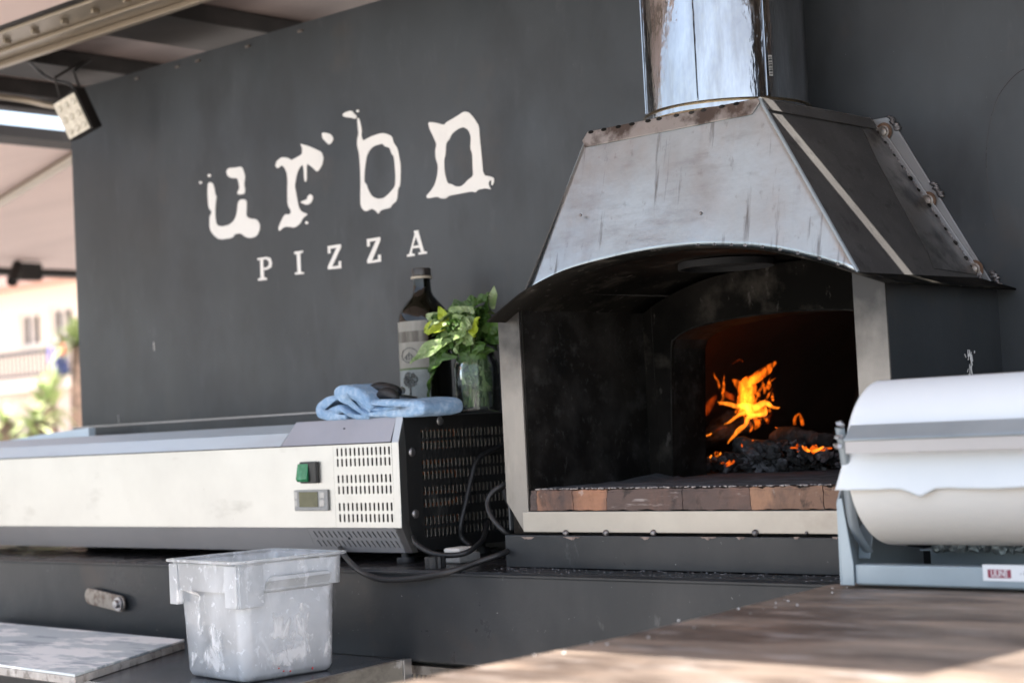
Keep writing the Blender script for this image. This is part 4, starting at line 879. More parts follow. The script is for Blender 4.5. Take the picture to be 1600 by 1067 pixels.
# placed leaves: (base px, tip px) in enlarged reference coordinates, width, depth, colour
PL = [((860, 440), (690, 455), 85, -.05, 2), ((850, 420), (700, 370), 60, -.03, 1), ((860, 450), (800, 330), 50, -.045, 2), ((880, 540), (585, 640), 75, -.06, 1), ((860, 590), (700, 720), 90, -.055, 0),
      ((790, 690), (700, 870), 80, -.05, 0), ((960, 350), (830, 400), 80, -.04, 1), ((1010, 320), (880, 330), 60, .0, 0), ((1000, 420), (850, 510), 120, -.05, 1), ((1040, 460), (860, 400), 100, -.045, 1),
      ((1010, 330), (1090, 250), 70, .0, 0), ((1150, 340), (1145, 200), 45, .02, 1), ((1060, 390), (1010, 340), 60, -.02, 0), ((1030, 380), (920, 360), 80, -.03, 1), ((1030, 520), (1040, 400), 70, -.055, 2),
      ((1100, 480), (1240, 450), 60, .01, 0), ((1090, 500), (1210, 540), 60, -.01, 0), ((1080, 430), (1180, 470), 70, -.01, 0), ((1000, 560), (930, 690), 110, -.035, 0), ((1040, 560), (1080, 680), 110, -.035, 0),
      ((960, 600), (930, 720), 80, -.038, 0), ((1080, 600), (1150, 700), 90, -.02, 0), ((1000, 650), (1000, 830), 90, -.036, 0), ((1060, 660), (1050, 850), 80, -.036, 0), ((1130, 660), (1140, 960), 45, -.03, 1),
      ((960, 500), (900, 600), 90, -.05, 1), ((900, 520), (850, 580), 70, -.05, 0), ((1000, 470), (970, 560), 100, -.05, 1), ((940, 300), (870, 340), 60, .01, 0), ((1050, 300), (960, 290), 70, .02, 0), ((1120, 400), (1110, 250), 60, .01, 0),
      ((1010, 440), (940, 470), 90, -.06, 1), ((820, 400), (760, 390), 60, -.02, 0), ((1110, 520), (1200, 500), 50, .02, 1)]
for (b0, b1, w, dd, mi) in PL:
    p = Zb(*b0, jy + dd); q = Zb(*b1, jy + dd + random.uniform(-.012, .004)); d = q - p
    leaf(p, d, d.length * 1.15, w * 1.35 / 4.103 / 2698 * 3.45, Vector((random.uniform(-.5, .5), -.9, random.uniform(.2, .9))), mi, random.uniform(.1, .5), random.uniform(.15, .5))
for k in range(75):
    a = random.uniform(0, 6.28); h = random.uniform(-.3, 1)
    p = bc0 + Vector((.018 * math.cos(a), .018 * math.sin(a), random.uniform(-.025, .03)))
    d = Vector((math.cos(a), math.sin(a), h)); leaf(p, d, random.uniform(.035, .065), random.uniform(.026, .042), Vector((random.uniform(-.4, .4), random.uniform(-.8, .2), .8)), random.choice((0, 0, 0, 1)), random.uniform(.2, .9), random.uniform(.2, .6))
for k in range(40):
    a = random.uniform(0, 6.28); r = random.uniform(.01, .036)
    p = Vector((jx + r * math.cos(a), jy + r * math.sin(a), z0 + random.uniform(.05, .115)))
    leaf(p, Vector((math.cos(a + 1.5) * .5, math.sin(a + 1.5) * .5, random.uniform(-1, .2))), random.uniform(.03, .045), random.uniform(.02, .028), Vector((math.cos(a), math.sin(a), .2)), random.choice((0, 1, 1)), .1, .3)
for v in lm.verts:
    d = Vector((v.co.x - jx, v.co.y - jy, 0))
    if v.co.z < z0 + .118 and v.co.z > z0 and d.length > JR - .006 and not (v.co.x < jx - JR * .7): d2 = d.normalized() * (JR - .006); v.co.x = jx + d2.x; v.co.y = jy + d2.y
obj('leaves', lm, ['leaf', 'leaf_pale', 'leaf_sunlit'], bas, recalc=False)
b = B()
for k in range(16):
    a = random.uniform(0, 6.28); r = random.uniform(0, .03)
    tube(b, [Vector((jx + r * .9 * math.cos(a), jy + r * .9 * math.sin(a), z0 + .012)), Vector((jx + r * math.cos(a + .4), jy + r * math.sin(a + .4), z0 + .06)), Vector((jx + .018 * math.cos(a + .8), jy + .018 * math.sin(a + .8), z0 + .12)), Vector((jx + .03 * math.cos(a + 1), jy + .03 * math.sin(a + 1), z0 + .17))], [.0022, .002, .0018, .0012], 7, 4)
obj('stems', b, 'stem', bas, smooth=True)
# towel : folded band, profile in the X-Z plane swept over the depth
tw = thing('blue_towel', 'folded light blue terry towel on the fridge next to the bottle', 'towel', (-2.56, 2.40, zt))
def band(prof, y0, y1, th, seed, name='fold'):
    P = cat_path([oY(612 + (x - 612) * .80, y, (y0 + y1) / 2) for x, y in prof], 8); b = B(); n_ = len(P); ny = 22
    rings = []
    for i, p in enumerate(P):
        t = (P[min(i + 1, n_ - 1)] - P[max(i - 1, 0)]).normalized(); nn = Vector((t.z, 0, -t.x)).normalized()
        rings.append((p, nn))
    m_ = []
    for j in range(ny + 1):
        v = j / ny; y = y0 + (y1 - y0) * v; e = min(1, math.sqrt(max(0, 1 - (2 * v - 1) ** 8)) + .15)
        row = [p + nn * th * e for p, nn in rings] + [p - nn * th * e for p, nn in rings[::-1]]
        m_.append([b.verts.new(Vector((q.x, y, q.z)) + Vector(noise.noise_vector(Vector((q.x * 16, y * 13, q.z * 16 + seed)))) * .004 + Vector(noise.noise_vector(Vector((q.x * 60, y * 50, q.z * 60 + seed)))) * .0016) for q in row])
    k_ = len(m_[0])
    for j in range(ny):
        for i in range(k_): b.faces.new((m_[j][i], m_[j][(i + 1) % k_], m_[j + 1][(i + 1) % k_], m_[j + 1][i]))
    b.faces.new(m_[0][::-1]); b.faces.new(m_[-1])
    o = obj(name, b, 'terry', tw, smooth=True, sharp=75); s = o.modifiers.new('sub', 'SUBSURF'); s.levels = s.render_levels = 1
    return o
TY0, TY1 = 2.303, 2.42
band([(600, 646), (650, 645.5), (700, 643), (710, 637), (706, 629.5), (690, 626.5), (640, 628), (600, 629)], TY0, TY1, .0058, 1)
band([(596, 638), (640, 637.5), (695, 635.5)], TY0 + .004, TY1 - .01, .006, 2)
band([(560, 650), (525, 650), (509, 646), (508, 634), (524, 624), (545, 620)], TY0 + .001, TY1, .006, 3)
band([(520, 645), (532, 640), (548, 636), (566, 644), (585, 650), (606, 649)], TY0 + .001, TY1, .006, 4)
band([(600, 650), (585, 640), (566, 628), (548, 620), (541, 612), (549, 606.5), (566, 606), (585, 612), (600, 625), (608, 638)], TY0 - .004, TY1 - .01, .0062, 5)
band([(557, 615), (575, 620), (592, 632), (605, 642)], TY0, TY1 - .012, .0065, 6)
# black rubber grip
gp = thing('black_grip', 'black rubber handled utensil lying on the blue towel', 'utensil', (-2.55, 2.36, .07))
for pts, rs in (([(580, 609), (592, 606), (606, 607), (618, 611), (623, 615)], [.010, .0125, .012, .0115, .008]), ([(590, 625), (597, 616), (607, 614), (616, 619), (618, 626)], [.006, .0105, .012, .011, .007]), ([(598, 626), (605, 629), (613, 627)], [.007, .0085, .006])):
    b = B(); tube(b, [oY(x, y, 2.34 + (.018 if pts[0][1] < 615 else 0)) for x, y in pts], rs, 14, 7); obj('grip', b, 'rubber', gp, smooth=True)
b = B(); tube(b, [oY(622, 612, 2.36), oY(631, 612, 2.38)], .003, 8, 1, smoothp=False); lathe(b, [(.006, -.004), (.007, 0), (.006, .004)], oY(628, 609, 2.37), 14, 'Y'); tube(b, [oY(628, 618, 2.38), oY(650, 621, 2.45)], .0035, 8, 1, smoothp=False); obj('metal_pin', b, 'ground_steel', gp, smooth=True)

# ------------------------------------------------------------------ paper roll dispenser
pd = thing('paper_dispenser', 'grey metal paper roll dispenser on the wooden counter', 'dispenser', (-.9, 2.1, -.247))
bl = oY(1316, 915, 2.085); zbse = bl.z + .002; zb1 = oY(1320, 882, 2.085).z
xL = bl.x; xR = -.55
b = B(); box(b, xL + .022, xR, 2.085, 2.089, zbse + .002, zb1 + .001); box(b, xL + .022, xR, 2.0892, 2.112, zb1 - .002, zb1 + .001); box(b, xL + .022, xR, 2.0892, 2.105, zbse, zbse + .003); rail = obj('front_rail', b, 'galvanised', pd, bevel=.001)
b = B(); box(b, xL + .02, xR, 2.30, 2.304, zbse + .004, zb1 + .006); box(b, xL + .02, xR, 2.27, 2.2998, zb1 + .004, zb1 + .006); obj('rear_rail', b, 'galvanised', pd)
# side plate (left): lies in the depth plane
b = B(); X0 = xL + .0
slab(b, [[(X0, 2.080, zbse), (X0, 2.31, zbse), (X0, 2.31, zb1 + .004), (X0, 2.20, zb1 + .02), (X0, 2.16, -.07), (X0, 2.12, -.07), (X0, 2.082, -.13)]], (.003, 0, 0)); obj('side_plate', b, 'galvanised', pd, bevel=.0008)
b = B(); slab(b, [[(X0 + .003, 2.0805, zbse), (X0 + .022, 2.0805, zbse), (X0 + .022, 2.0805, zb1 + .004), (X0 + .010, 2.0805, -.125), (X0 + .003, 2.0805, -.125)]], (0, .003, 0)); obj('corner_plate', b, 'galvanised', pd, bevel=.0008)
# arm holding the cutter
RC = Vector((0, 2.142, -.0785)); RR = .1145
arm0 = oY(1340, 862, 2.10); arm1 = oY(1312, 668, 2.005)
b = B(); tube(b, [arm0 + Vector((.005, .02, 0)), oY(1334, 820, 2.08), oY(1322, 730, 2.03), arm1], [.008, .008, .007, .007], 8, 5, flat=.35); am = obj('swing_arm', b, 'galvanised', pd, smooth=True)
b = B()
for px, py, r in ((1313, 662, .007), (1310, 682, .0065), (1309, 696, .006)):
    rock(b, oY(px, py, 2.0), Vector((.0035, .006, r * .8)), px, 2)
obj('arm_knob', b, 'ground_steel', am, smooth=True)
b = B(); slab(b, [[oY(x, y, 2.12) for x, y in ((1341, 872), (1359, 872), (1364, 838), (1352, 812), (1343, 822))]], (0, .003, 0)); obj('axle_bracket', b, 'galvanised', pd, bevel=.001)
b = B(); p1 = oY(1320, 664, 1.998); p2 = oY(1320, 684, 1.998); p3 = oY(1320, 708, 1.998); xa = p1.x
slab(b, [[(xa, 2.012, p1.z), (xa, 1.996, p2.z), (xa, 1.998, p2.z - .003), (xa, 2.014, p1.z - .002)]], (.75, 0, 0))
cb = obj('cutter_bar', b, 'galvanised', pd, bevel=.0008)
b = B(); slab(b, [[(xa, 1.9955, p2.z - .0035), (xa, 1.996, p3.z), (xa, 1.9985, p3.z), (xa, 1.998, p2.z - .0035)]], (.75, 0, 0)); obj('cutter_blade', b, 'soft_steel', cb)
b = B(); tube(b, [Vector((xa, 1.994, p2.z - .002)), Vector((xa + .75, 1.994, p2.z - .002))], .0022, 8, 1, smoothp=False); obj('bar_ridge', b, 'ring_steel' if False else 'galvanised', cb, smooth=True)
# label with lettering
b = B(); a = oY(1535, 881, 2.084); c = oY(1640, 909, 2.084); box(b, a.x, c.x, 2.0838, 2.0848, c.z, a.z); stk = obj('label_plate', b, 'sticker', pd)
b = B(); a = oY(1543, 888.5, 2.0835); c = oY(1580, 902.5, 2.0835); box(b, a.x, c.x, 2.0833, 2.0837, c.z + .0, a.z); obj('label_block', b, 'red_ink', stk)
def text_mesh(txt, size, m, loc, par, name, sx=1, bold=0.):
    cu = bpy.data.curves.new('t', 'FONT'); cu.body = txt; cu.size = size; cu.offset = bold; cu.align_x = 'CENTER'; cu.align_y = 'CENTER';  cu.extrude = .0001
    t = bpy.data.objects.new('t', cu); COL.objects.link(t); bpy.context.view_layer.update()
    me = bpy.data.meshes.new_from_object(t.evaluated_get(bpy.context.evaluated_depsgraph_get())); bpy.data.objects.remove(t)
    bm = B(); bm.from_mesh(me)
    for v in bm.verts: v.co = Vector((v.co.x * sx + loc[0], loc[1] - v.co.z, v.co.y + loc[2]))
    return obj(name, bm, m, par)
text_mesh('ULINE', .0122, 'sticker', ((a.x + c.x) / 2, 2.0831, (a.z + c.z) / 2), stk, 'lettering', .72, .0002)
text_mesh('- 1 - 800', .0075, 'black_plastic', (a.x + .058, 2.0835, (a.z + c.z) / 2 + .001), stk, 'lettering', 1)
# roll
rl = thing('paper_roll', 'large roll of pale paper in the grey dispenser', 'paper roll', (-.95, RC.y, RC.z))
rxL = -1.247
b = B(); lathe(b, [(.02, rxL - 0 + .001), (RR - .003, rxL), (RR, rxL + .003), (RR, -.56), (.02, -.56)], (0, RC.y, RC.z), 96, 'X'); obj('roll', b, 'paper_cream', rl, smooth=True)
# loose sheet from the top of roll under the bar and hanging
b = B(); ang0, NU, NV = 100, 60, 30
def sheet(u, v):
    x = rxL + .001 + (.72) * u
    if v < .62:
        a = ra(100 + 72 * v / .62); q = Vector((x, RC.y + (RR + .0012) * math.cos(a), RC.z + (RR + .0012) * math.sin(a)))
    else:
        t = (v - .62) / .38; pe = Vector((0, RC.y + (RR + .0012) * math.cos(ra(172)), RC.z + (RR + .0012) * math.sin(ra(172))))
        px = oY(1320, 770, 2.01); zt_ = pe.z; ze = -.1105 + .0016 * noise.noise(Vector((x * 12, 0, 0))) + .0012 * noise.noise(Vector((x * 60, 0, 3)))
        xd = oY(1423, 775, 2.0).x; ze -= .011 * max(0, 1 - abs(x - xd) / .022)
        q = Vector((x - .016 * t * max(0, 1 - u * 6), pe.y + t * (-.006 + .004 * math.sin(u * 9)), zt_ + (ze - zt_) * t))
    return q
grid(b, sheet, 140, 34); o = obj('loose_sheet', b, 'paper_white', rl, smooth=True); solid(o, .0006)
b = B()
for k in range(14):
    px = 1460 + k * 12 + random.uniform(-4, 4); rock(b, oY(px, 852 + random.uniform(-1, 5), 2.22), Vector((.009, .008, .007)), k, 2)
put(obj('paper_scraps', b, 'galvanised', origin=oY(1500, 855, 2.22)), 'grey crumpled scraps behind the dispenser rail under the roll', 'scraps')

# ------------------------------------------------------------------ wooden counter slab in front
b = B(); zs = -.2495
pl_ = [(-1.33, 2.195), (-1.345, 2.12), (-1.30, 1.80), (-1.268, 1.55), (-1.262, 1.35), (-1.262, .95), (.6, .95), (.6, 2.195)]
slab(b, [[Vector((x, y, zs)) for x, y in pl_]], (0, 0, -.035))
put(obj('wooden_counter', b, 'wood_counter', origin=(-.5, 1.6, zs - .035), bevel=.004), 'worn brown wooden counter slab in the lower right foreground', 'counter')
b = B()
for k in range(22):
    t = random.random(); x = -1.33 + .06 * t + random.uniform(.0, .08) * 1; y = 2.1 - .75 * t; rock(b, Vector((x, y, zs + .0005)), Vector((.0022, .002, .001)) * random.uniform(.2, .8), k, 1)
put(obj('flour_bits', b, 'flour', origin=(-1.3, 1.7, zs)), 'white flour bits along the left edge of the wooden counter', 'flour', kind='stuff')

# ------------------------------------------------------------------ steel side table, board, tub
tbz = -.418
tb = thing('steel_side_table', 'low grey steel side table with a worn edge under the tub', 'table', (-2.8, 1.95, -1.1))
pR = oZ(622, 1033, tbz); pF = oZ(470, 1068, tbz); e_ = (pF - pR)
q0 = pR - e_ * .1; q1 = pR + e_ * 1.6
b = B(); slab(b, [[q0, q1, Vector((-4.6, q1.y + .1, tbz)), Vector((-4.6, q0.y, tbz))]], (0, 0, -.012)); obj('table_top', b, 'table_steel', tb, bevel=.0015)
b = B(); slab(b, [[q0 + Vector((.004, 0, .002)), q1 + Vector((.004, 0, .002)), q1 + Vector((.004, 0, -.07)), q0 + Vector((.004, 0, -.07))]], (-.012, 0, 0)); eg = obj('worn_edge_strip', b, 'worn_edge', tb, bevel=.0015)
b = B(); box(b, q0.x + .002, q0.x + .012, q0.y - .02, q0.y + .0, tbz - .1, tbz + .003); obj('corner_bracket', b, 'ground_steel', tb, bevel=.001)
for (x, y) in ((-4.4, 1.6), (-4.4, 2.1), (q0.x - .05, q0.y - .06)):
    b = B(); box(b, x - .02, x + .02, y - .02, y + .02, GZ, tbz - .0125); obj('leg', b, 'beam_dark', tb)
# marble board
bz = -.398
bp = [oZ(x, y, bz) for x, y in ((283, 994), (283, 1013), (112, 1050), (-40, 1033))]
bp = [Vector((-2.862, 2.125, bz)), Vector((-2.640, 1.722, bz)), Vector((-3.05, 1.745, bz)), Vector((-3.75, 1.80, bz)), Vector((-3.75, 2.165, bz))]
bd = thing('marble_board', 'white and grey veined marble slab at the left beside the tub', 'board', (-3.2, 1.95, tbz))
b = B(); slab(b, [bp], (0, 0, -.005)); obj('board_top', b, 'marble', bd, bevel=.0012)
b = B(); slab(b, [[p + Vector((0, 0, -.0052)) for p in bp]], (0, 0, -.0145)); obj('rough_edge', b, 'board_edge', bd, bevel=.002)
# translucent tub
tbx = thing('plastic_tub', 'cloudy square plastic tub with floury smears in front of the fridge', 'tub', (-2.44, 1.96, tbz))
TA = math.radians(-6); ux = Vector((math.cos(TA), math.sin(TA), 0)); uy = Vector((-math.sin(TA), math.cos(TA), 0)); H = .205
cN = Vector((-2.346, 1.862, tbz + .001))  # near corner at the base
TS = .93; TC = cN + (-ux + uy) * .098
def rsq(h, c, z, n=7):
    out = []; h = h * TS
    for (sx, sy, a0) in ((1, 1, 0), (-1, 1, 90), (-1, -1, 180), (1, -1, 270)):
        for k in range(n):
            a = ra(a0 + 90 * k / (n - 1)); out.append(TC + ux * (sx * (h - c) + c * math.cos(a)) + uy * (sy * (h - c) + c * math.sin(a)) + Vector((0, 0, z)))
    return out
def loft(b, loops, closed_bottom=True):
    R = [[b.verts.new(p) for p in l] for l in loops]; n_ = len(R[0])
    for u, v in zip(R, R[1:]):
        for k in range(n_): b.faces.new((u[k], u[(k + 1) % n_], v[(k + 1) % n_], v[k]))
    if closed_bottom: b.faces.new(R[0][::-1])
b = B(); loft(b, [rsq(.096, .02, .0), rsq(.101, .022, .004), rsq(.104, .022, .012), rsq(.1075, .022, .10), rsq(.1105, .022, .152), rsq(.119, .02, .1535), rsq(.121, .02, .198), rsq(.121, .02, .205)])
o = obj('tub_body', b, 'tub_plastic', tbx, smooth=True, sharp=50); solid(o, .0022, -1)
b = B(); lo_ = [rsq(.1215, .021, .203), rsq(.131, .024, .204), rsq(.131, .024, .208), rsq(.1205, .021, .2085), rsq(.1215, .021, .203)]; loft(b, lo_, False); obj('rim', b, 'tub_plastic', tbx, smooth=True, sharp=30)
# corner skirts notch: handle recess panels on the right and left faces
b = B()
def face_pt(side_, s, z, e):  # s along the face -1..1
    h = (.1215 if z > .153 else .110) * TS + e; s = s * TS
    return TC + (ux if side_ == 'x' else -uy) * h + (uy if side_ == 'x' else ux) * s + Vector((0, 0, z))
hl = [face_pt('x', s, z, .0015) for s, z in ((-.062, .150), (.085, .150), (.085, .172), (.078, .178), (-.052, .178), (-.062, .170))]
slab(b, [hl], ux * .0035); obj('handle_ledge', b, 'tub_plastic', tbx, bevel=.002)
for side_, segs in (('x', ((-.118, -.066),)), ('y', ((-.118, -.088), (.078, .118)))):
    for s0, s1 in segs:
        b = B(); P_ = [TC + (ux if side_ == 'x' else -uy) * .1225 * TS + (uy if side_ == 'x' else ux) * s * TS + Vector((0, 0, z)) for s, z in ((s0, .128), (s1 - .004, .128), (s1, .133), (s1, .20), (s0, .20))]
        slab(b, [P_], (ux if side_ == 'x' else -uy) * -.0125); obj('corner_skirt', b, 'tub_plastic', tbx, bevel=.0008)
for s_, z_ in ((-.03, .018), (-.005, .010), (.045, .009), (-.02, .012)):
    b = B(); p = face_pt('x', s_, z_, -.006 + .0032); bmesh.ops.create_icosphere(b, subdivisions=1, radius=.0022, matrix=Matrix.Translation(p) @ Matrix.Diagonal((.5, 1, .8 + s_ * 8, 1))); obj('red_fleck', b, 'cloth_red', tbx)
# smears on the outside
for side_, (s0, s1, za, zb_), sd_ in (('x', (-.055, .01, .045, .115), 1), ('x', (.01, .065, .06, .125), 3), ('x', (-.1, .1, .02, .06), 5), ('y', (-.07, .0, .06, .165), 2), ('y', (-.02, .06, .03, .10), 4), ('y', (-.1, .09, .015, .06), 6)):
    b = B(); grid(b, lambda u, v: face_pt(side_, s0 + (s1 - s0) * u, za + (zb_ - za) * v, (.0012 if v * (zb_ - za) + za < .15 else .0035) - (.0045 * (1 - ((za + (zb_ - za) * v) / .15)) if za + (zb_ - za) * v < .15 else 0)), 6, 10)
    obj('flour_smear', b, 'flour_smear', tbx)
b = B()
def fl_(u, v):
    a_, b_ = 2 * u - 1, 2 * v - 1; p = TC + ux * (a_ * math.sqrt(1 - .22 * b_ ** 4) * .0925) + uy * (b_ * math.sqrt(1 - .22 * a_ ** 4) * .0925); h = .020 + .012 * noise.noise(Vector((u * 3, v * 3, 2))) + .045 * (1 - u) * (1 - v)
    return p + Vector((0, 0, h))
grid(b, fl_, 20, 20); r_ = bmesh.ops.extrude_face_region(b, geom=b.faces[:]); 
for v in [g for g in r_['geom'] if isinstance(g, bmesh.types.BMVert)]: v.co.z = tbz + .005
put(obj('flour', b, 'flour', origin=TC, smooth=True), 'white flour lying in the bottom of the plastic tub', 'flour')

# ------------------------------------------------------------------ floodlight under the roof
fc_ = oY(113, 181, 2.52)
fd = thing('flood_light', 'small black flood light with a cream lens at the upper left corner of the wall', 'flood light', fc_)
nrm = Vector((.12, -1, -.35)).normalized(); rt = nrm.cross(Vector((0, 0, 1))).normalized() * -1; rt = (rt + Vector((0, 0, .24))).normalized(); upv = rt.cross(nrm).normalized()
if upv.z < 0: upv = -upv
def fb(b, u0, u1, v0, v1, n0, n1):
    c = [fc_ + rt * u + upv * v + nrm * n for n in (n0, n1) for u, v in ((u0, v0), (u1, v0), (u1, v1), (u0, v1))]
    v = [b.verts.new(p) for p in c]
    for f in ((3, 2, 1, 0), (4, 5, 6, 7), (0, 1, 5, 4), (1, 2, 6, 5), (2, 3, 7, 6), (3, 0, 4, 7)): b.faces.new([v[i] for i in f])
b = B(); fb(b, -.047, .047, -.055, .055, -.035, .0); obj('housing', b, 'beam_dark', fd, bevel=.004)
b = B(); fb(b, -.041, .041, -.049, .049, .0005, .003); ln = obj('lens', b, 'lamp_lens', fd)
for i in range(3):
    for j in range(3):
        b = B(); c = fc_ + rt * (-.027 + .027 * i) + upv * (-.032 + .032 * j) + nrm * .0025
        bmesh.ops.create_uvsphere(b, u_segments=14, v_segments=8, radius=.0105, matrix=Matrix.Translation(c) @ Matrix.Diagonal((1, .35, 1, 1)))
        obj('led_cell', b, 'lamp_lens', ln, smooth=True)
b = B(); p = fc_ + upv * .06 - nrm * .02; tube(b, [p + rt * .045, p + rt * .05 + upv * .04, p + Vector((.02, .06, .09))], .004, 6, 1, smoothp=False); tube(b, [p - rt * .03, p + upv * .05 - rt * .02, p + Vector((-.0, .05, .09))], .004, 6, 1, smoothp=False); obj('bracket', b, 'beam_dark', fd)
b = B(); tube(b, [oZ(45, 96, .985), oY(62, 112, 2.5), oY(80, 124, 2.5), oY(108, 131, 2.52), oY(120, 145, 2.54)], .004, 8, 5); put(obj('lamp_cable', b, 'rubber', origin=oZ(45, 96, .985), smooth=True), 'thin black cable running to the flood light', 'cable')
b = B(); tube(b, [oZ(-20, 148, .985), oZ(40, 156, .98), oZ(70, 163, .985), oZ(98, 166, .99)], .009, 8, 5); put(obj('roof_cable', b, 'beam_metal', origin=oZ(-20, 148, .985), smooth=True), 'brown cable under the roof left of the flood light', 'cable')

# ------------------------------------------------------------------ background: house, yuccas, palm trunk
HY = 15.
Z2 = lambda x, y, Y=HY: oY(x / 3.5575, 400 + y / 3.5575, Y)
hx0, hx1 = -34, -19.5
ez = Z2(250, 150).z
hs_ = thing('stucco_house', 'cream stucco house with a balcony and pinkish tiled roof behind the trailer', 'house', (-25, HY + 3, GZ))
wins = [(Z2(100, 318), Z2(226, 500)), (Z2(272, 285), Z2(405, 480))]
b = B()
loops = [[Vector((hx0, HY, GZ)), Vector((hx1, HY, GZ)), Vector((hx1, HY, ez)), Vector((hx0, HY, ez))]]
for a, c in wins: loops.append([Vector((a.x, HY, c.z)), Vector((c.x, HY, c.z)), Vector((c.x, HY, a.z)), Vector((a.x, HY, a.z))])
slab(b, loops, (0, .25, 0)); box(b, hx0, hx0 + .2, HY + .25, HY + 8, GZ, ez); box(b, hx1 - .2, hx1, HY + .25, HY + 8, GZ, ez)
obj('wall', b, 'stucco', hs_)
b = B(); slab(b, [[(hx0 - .5, HY - .6, ez - .05), (hx0 - .5, HY - .6, ez + .15), (hx0 - .5, HY + 4, ez + 1.3), (hx0 - .5, HY + 8.5, ez - .05)]], (hx1 - hx0 + 1, 0, 0)); obj('roof', b, 'roof_tile', hs_)
for a, c in wins:
    b = B(); box(b, a.x, c.x, HY + .12, HY + .14, c.z, a.z); w_ = obj('window', b, 'window_glass', hs_)
    b = B(); mx_ = (a.x + c.x) / 2
    box(b, a.x, a.x + .06, HY + .04, HY + .115, c.z, a.z); box(b, c.x - .06, c.x, HY + .04, HY + .115, c.z, a.z); box(b, mx_ - .03, mx_ + .03, HY + .04, HY + .115, c.z + .06, a.z - .06); box(b, a.x + .06, c.x - .06, HY + .04, HY + .115, a.z - .06, a.z); box(b, a.x + .06, c.x - .06, HY + .04, HY + .115, c.z, c.z + .06); obj('frame', b, 'frame_white', w_)
bzf = Z2(200, 690, HY - 1).z; bzt = Z2(200, 530, HY - 1).z
b = B(); box(b, hx0, hx1 - .5, HY - 1.2, HY, bzf - .15, bzf); bal = obj('balcony', b, 'stucco_pink', hs_)
b = B(); box(b, hx0, hx1 - .5, HY - 1.2, HY - 1.15, bzt - .04, bzt + .02); box(b, hx0, hx1 - .5, HY - 1.2, HY - 1.15, bzf + .05, bzf + .09)
x = -27.
while x < -21: box(b, x, x + .02, HY - 1.185, HY - 1.165, bzf + .09, bzt - .04); x += .11
obj('railing', b, 'rail_metal', bal)
b = B(); box(b, hx0, hx1, HY - .9, HY - .02, GZ, bzf - .16); obj('lower_wall', b, 'stucco_pink', hs_)
for (x0, y0, x1, y1, m, nm, lb_) in ((318, 465, 345, 540, 'cloth_white', 'hanging_cloth', 'white cloth hanging on the balcony railing'), (340, 460, 372, 545, 'cloth_red', 'hanging_cloth', 'red cloth hanging on the balcony railing'), (275, 500, 312, 600, 'cloth_violet', 'hanging_cloth', 'violet cloth hanging on the balcony railing'), (300, 560, 370, 660, 'cloth_navy', 'hanging_cloth', 'dark navy cloth hanging lowest on the balcony railing'), (285, 560, 312, 640, 'cloth_white', 'hanging_cloth', 'small pale cloth hanging below the violet one on the railing')):
    a = Z2(x0, y0, HY - 1.3); c = Z2(x1, y1, HY - 1.3 - (.05 if 'navy' in m else 0)); b = B(); yy = a.y - random.uniform(0, .04)
    grid(b, lambda u, v: Vector((a.x + (c.x - a.x) * u, yy + .03 * math.sin(u * 12 + v), a.z + (c.z - a.z) * v)), 14, 4)
    o = obj(nm, b, m, origin=Vector((a.x, yy, c.z)), smooth=True); solid(o, .01); put(o, lb_, 'cloth', 'clothes on the balcony')
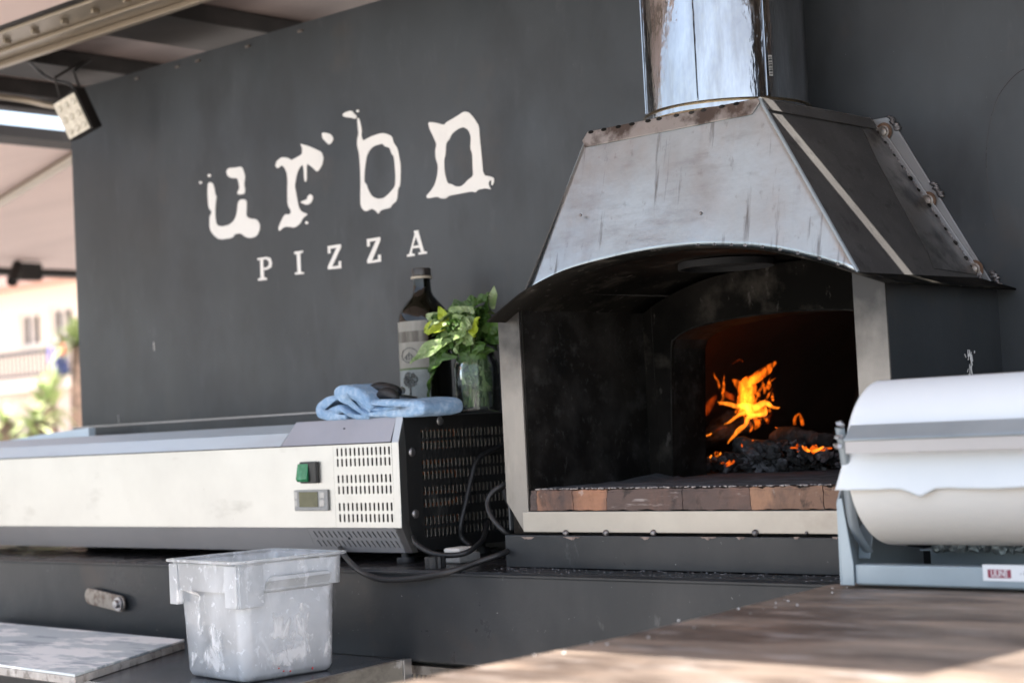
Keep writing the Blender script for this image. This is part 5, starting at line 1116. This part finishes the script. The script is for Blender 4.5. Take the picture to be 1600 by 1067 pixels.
def yucca(base_px, top_px, Y, h_r, n_, label):
    c = Z2(*top_px, Y); g = Vector((c.x, c.y, GZ)); r = thing('yucca', label, 'plant', g, 'yuccas in front of the house')
    b = B(); tube(b, [g, g.lerp(c, .5) + Vector((.05, 0, 0)), c], [.12, .09, .07], 8, 4); obj('trunk', b, 'trunk', r, smooth=True)
    b = B()
    for k in range(n_):
        a = random.uniform(0, 6.28); e = random.uniform(-.5, 1.4); L_ = h_r * random.uniform(.7, 1.1); d = Vector((math.cos(a) * math.cos(e), math.sin(a) * math.cos(e), math.sin(e)))
        s_ = d.cross(Vector((0, 0, 1))).normalized() * .03; o0 = c + Vector((0, 0, random.uniform(-.25, .05))); o1 = o0 + d * L_ * .55; o2 = o0 + d * L_ - Vector((0, 0, .15 * L_))
        v = [b.verts.new(q) for q in (o0 - s_ * .7, o0 + s_ * .7, o1 + s_, o1 - s_, o2)]; b.faces.new((v[0], v[1], v[2], v[3])); b.faces.new((v[3], v[2], v[4]))
    obj('leaves', b, 'yucca_leaf', r, recalc=False)
yucca(None, (270, 800), 9.0, .42, 70, 'tall green yucca in front of the pink lower wall')
yucca(None, (200, 925), 8.0, .30, 60, 'lower bright green yucca nearest the trailer lid')
yucca(None, (30, 930), 9.0, .35, 60, 'yucca at the left edge of the view')
c = Z2(462, 900, 9.5); t_ = Z2(455, 500, 9.5)
pt = thing('palm_tree', 'palm with a brown trunk right beside the left edge of the wall', 'palm', (c.x, c.y, GZ))
b = B(); tube(b, [Vector((c.x, c.y, GZ)), Vector((c.x, c.y, .2)), t_], [.16, .12, .10], 12, 6); obj('trunk', b, 'trunk', pt, smooth=True)
b = B()
for k in range(60):
    a = random.uniform(0, 6.28); e = random.uniform(-.3, 1.2); L_ = random.uniform(.3, .55); d = Vector((math.cos(a) * math.cos(e), math.sin(a) * math.cos(e), math.sin(e)))
    s_ = d.cross(Vector((0, 0, 1))).normalized() * .03; o1 = t_ + d * L_ * .6; o2 = t_ + d * L_ - Vector((0, 0, .3 * L_))
    v = [b.verts.new(q) for q in (t_ - s_, t_ + s_, o1 + s_, o1 - s_, o2)]; b.faces.new((v[0], v[1], v[2], v[3])); b.faces.new((v[3], v[2], v[4]))
obj('fronds', b, 'yucca_leaf', pt, recalc=False)
b = B(); p = Z2(405, 700, 10.5); q = Z2(425, 700, 10.5); box(b, p.x, q.x, 10.5, 10.62, GZ, Z2(405, 560, 10.5).z); put(obj('fence_post', b, 'frame_white', origin=(p.x, 10.5, GZ)), 'white post standing left of the palm trunk', 'post')
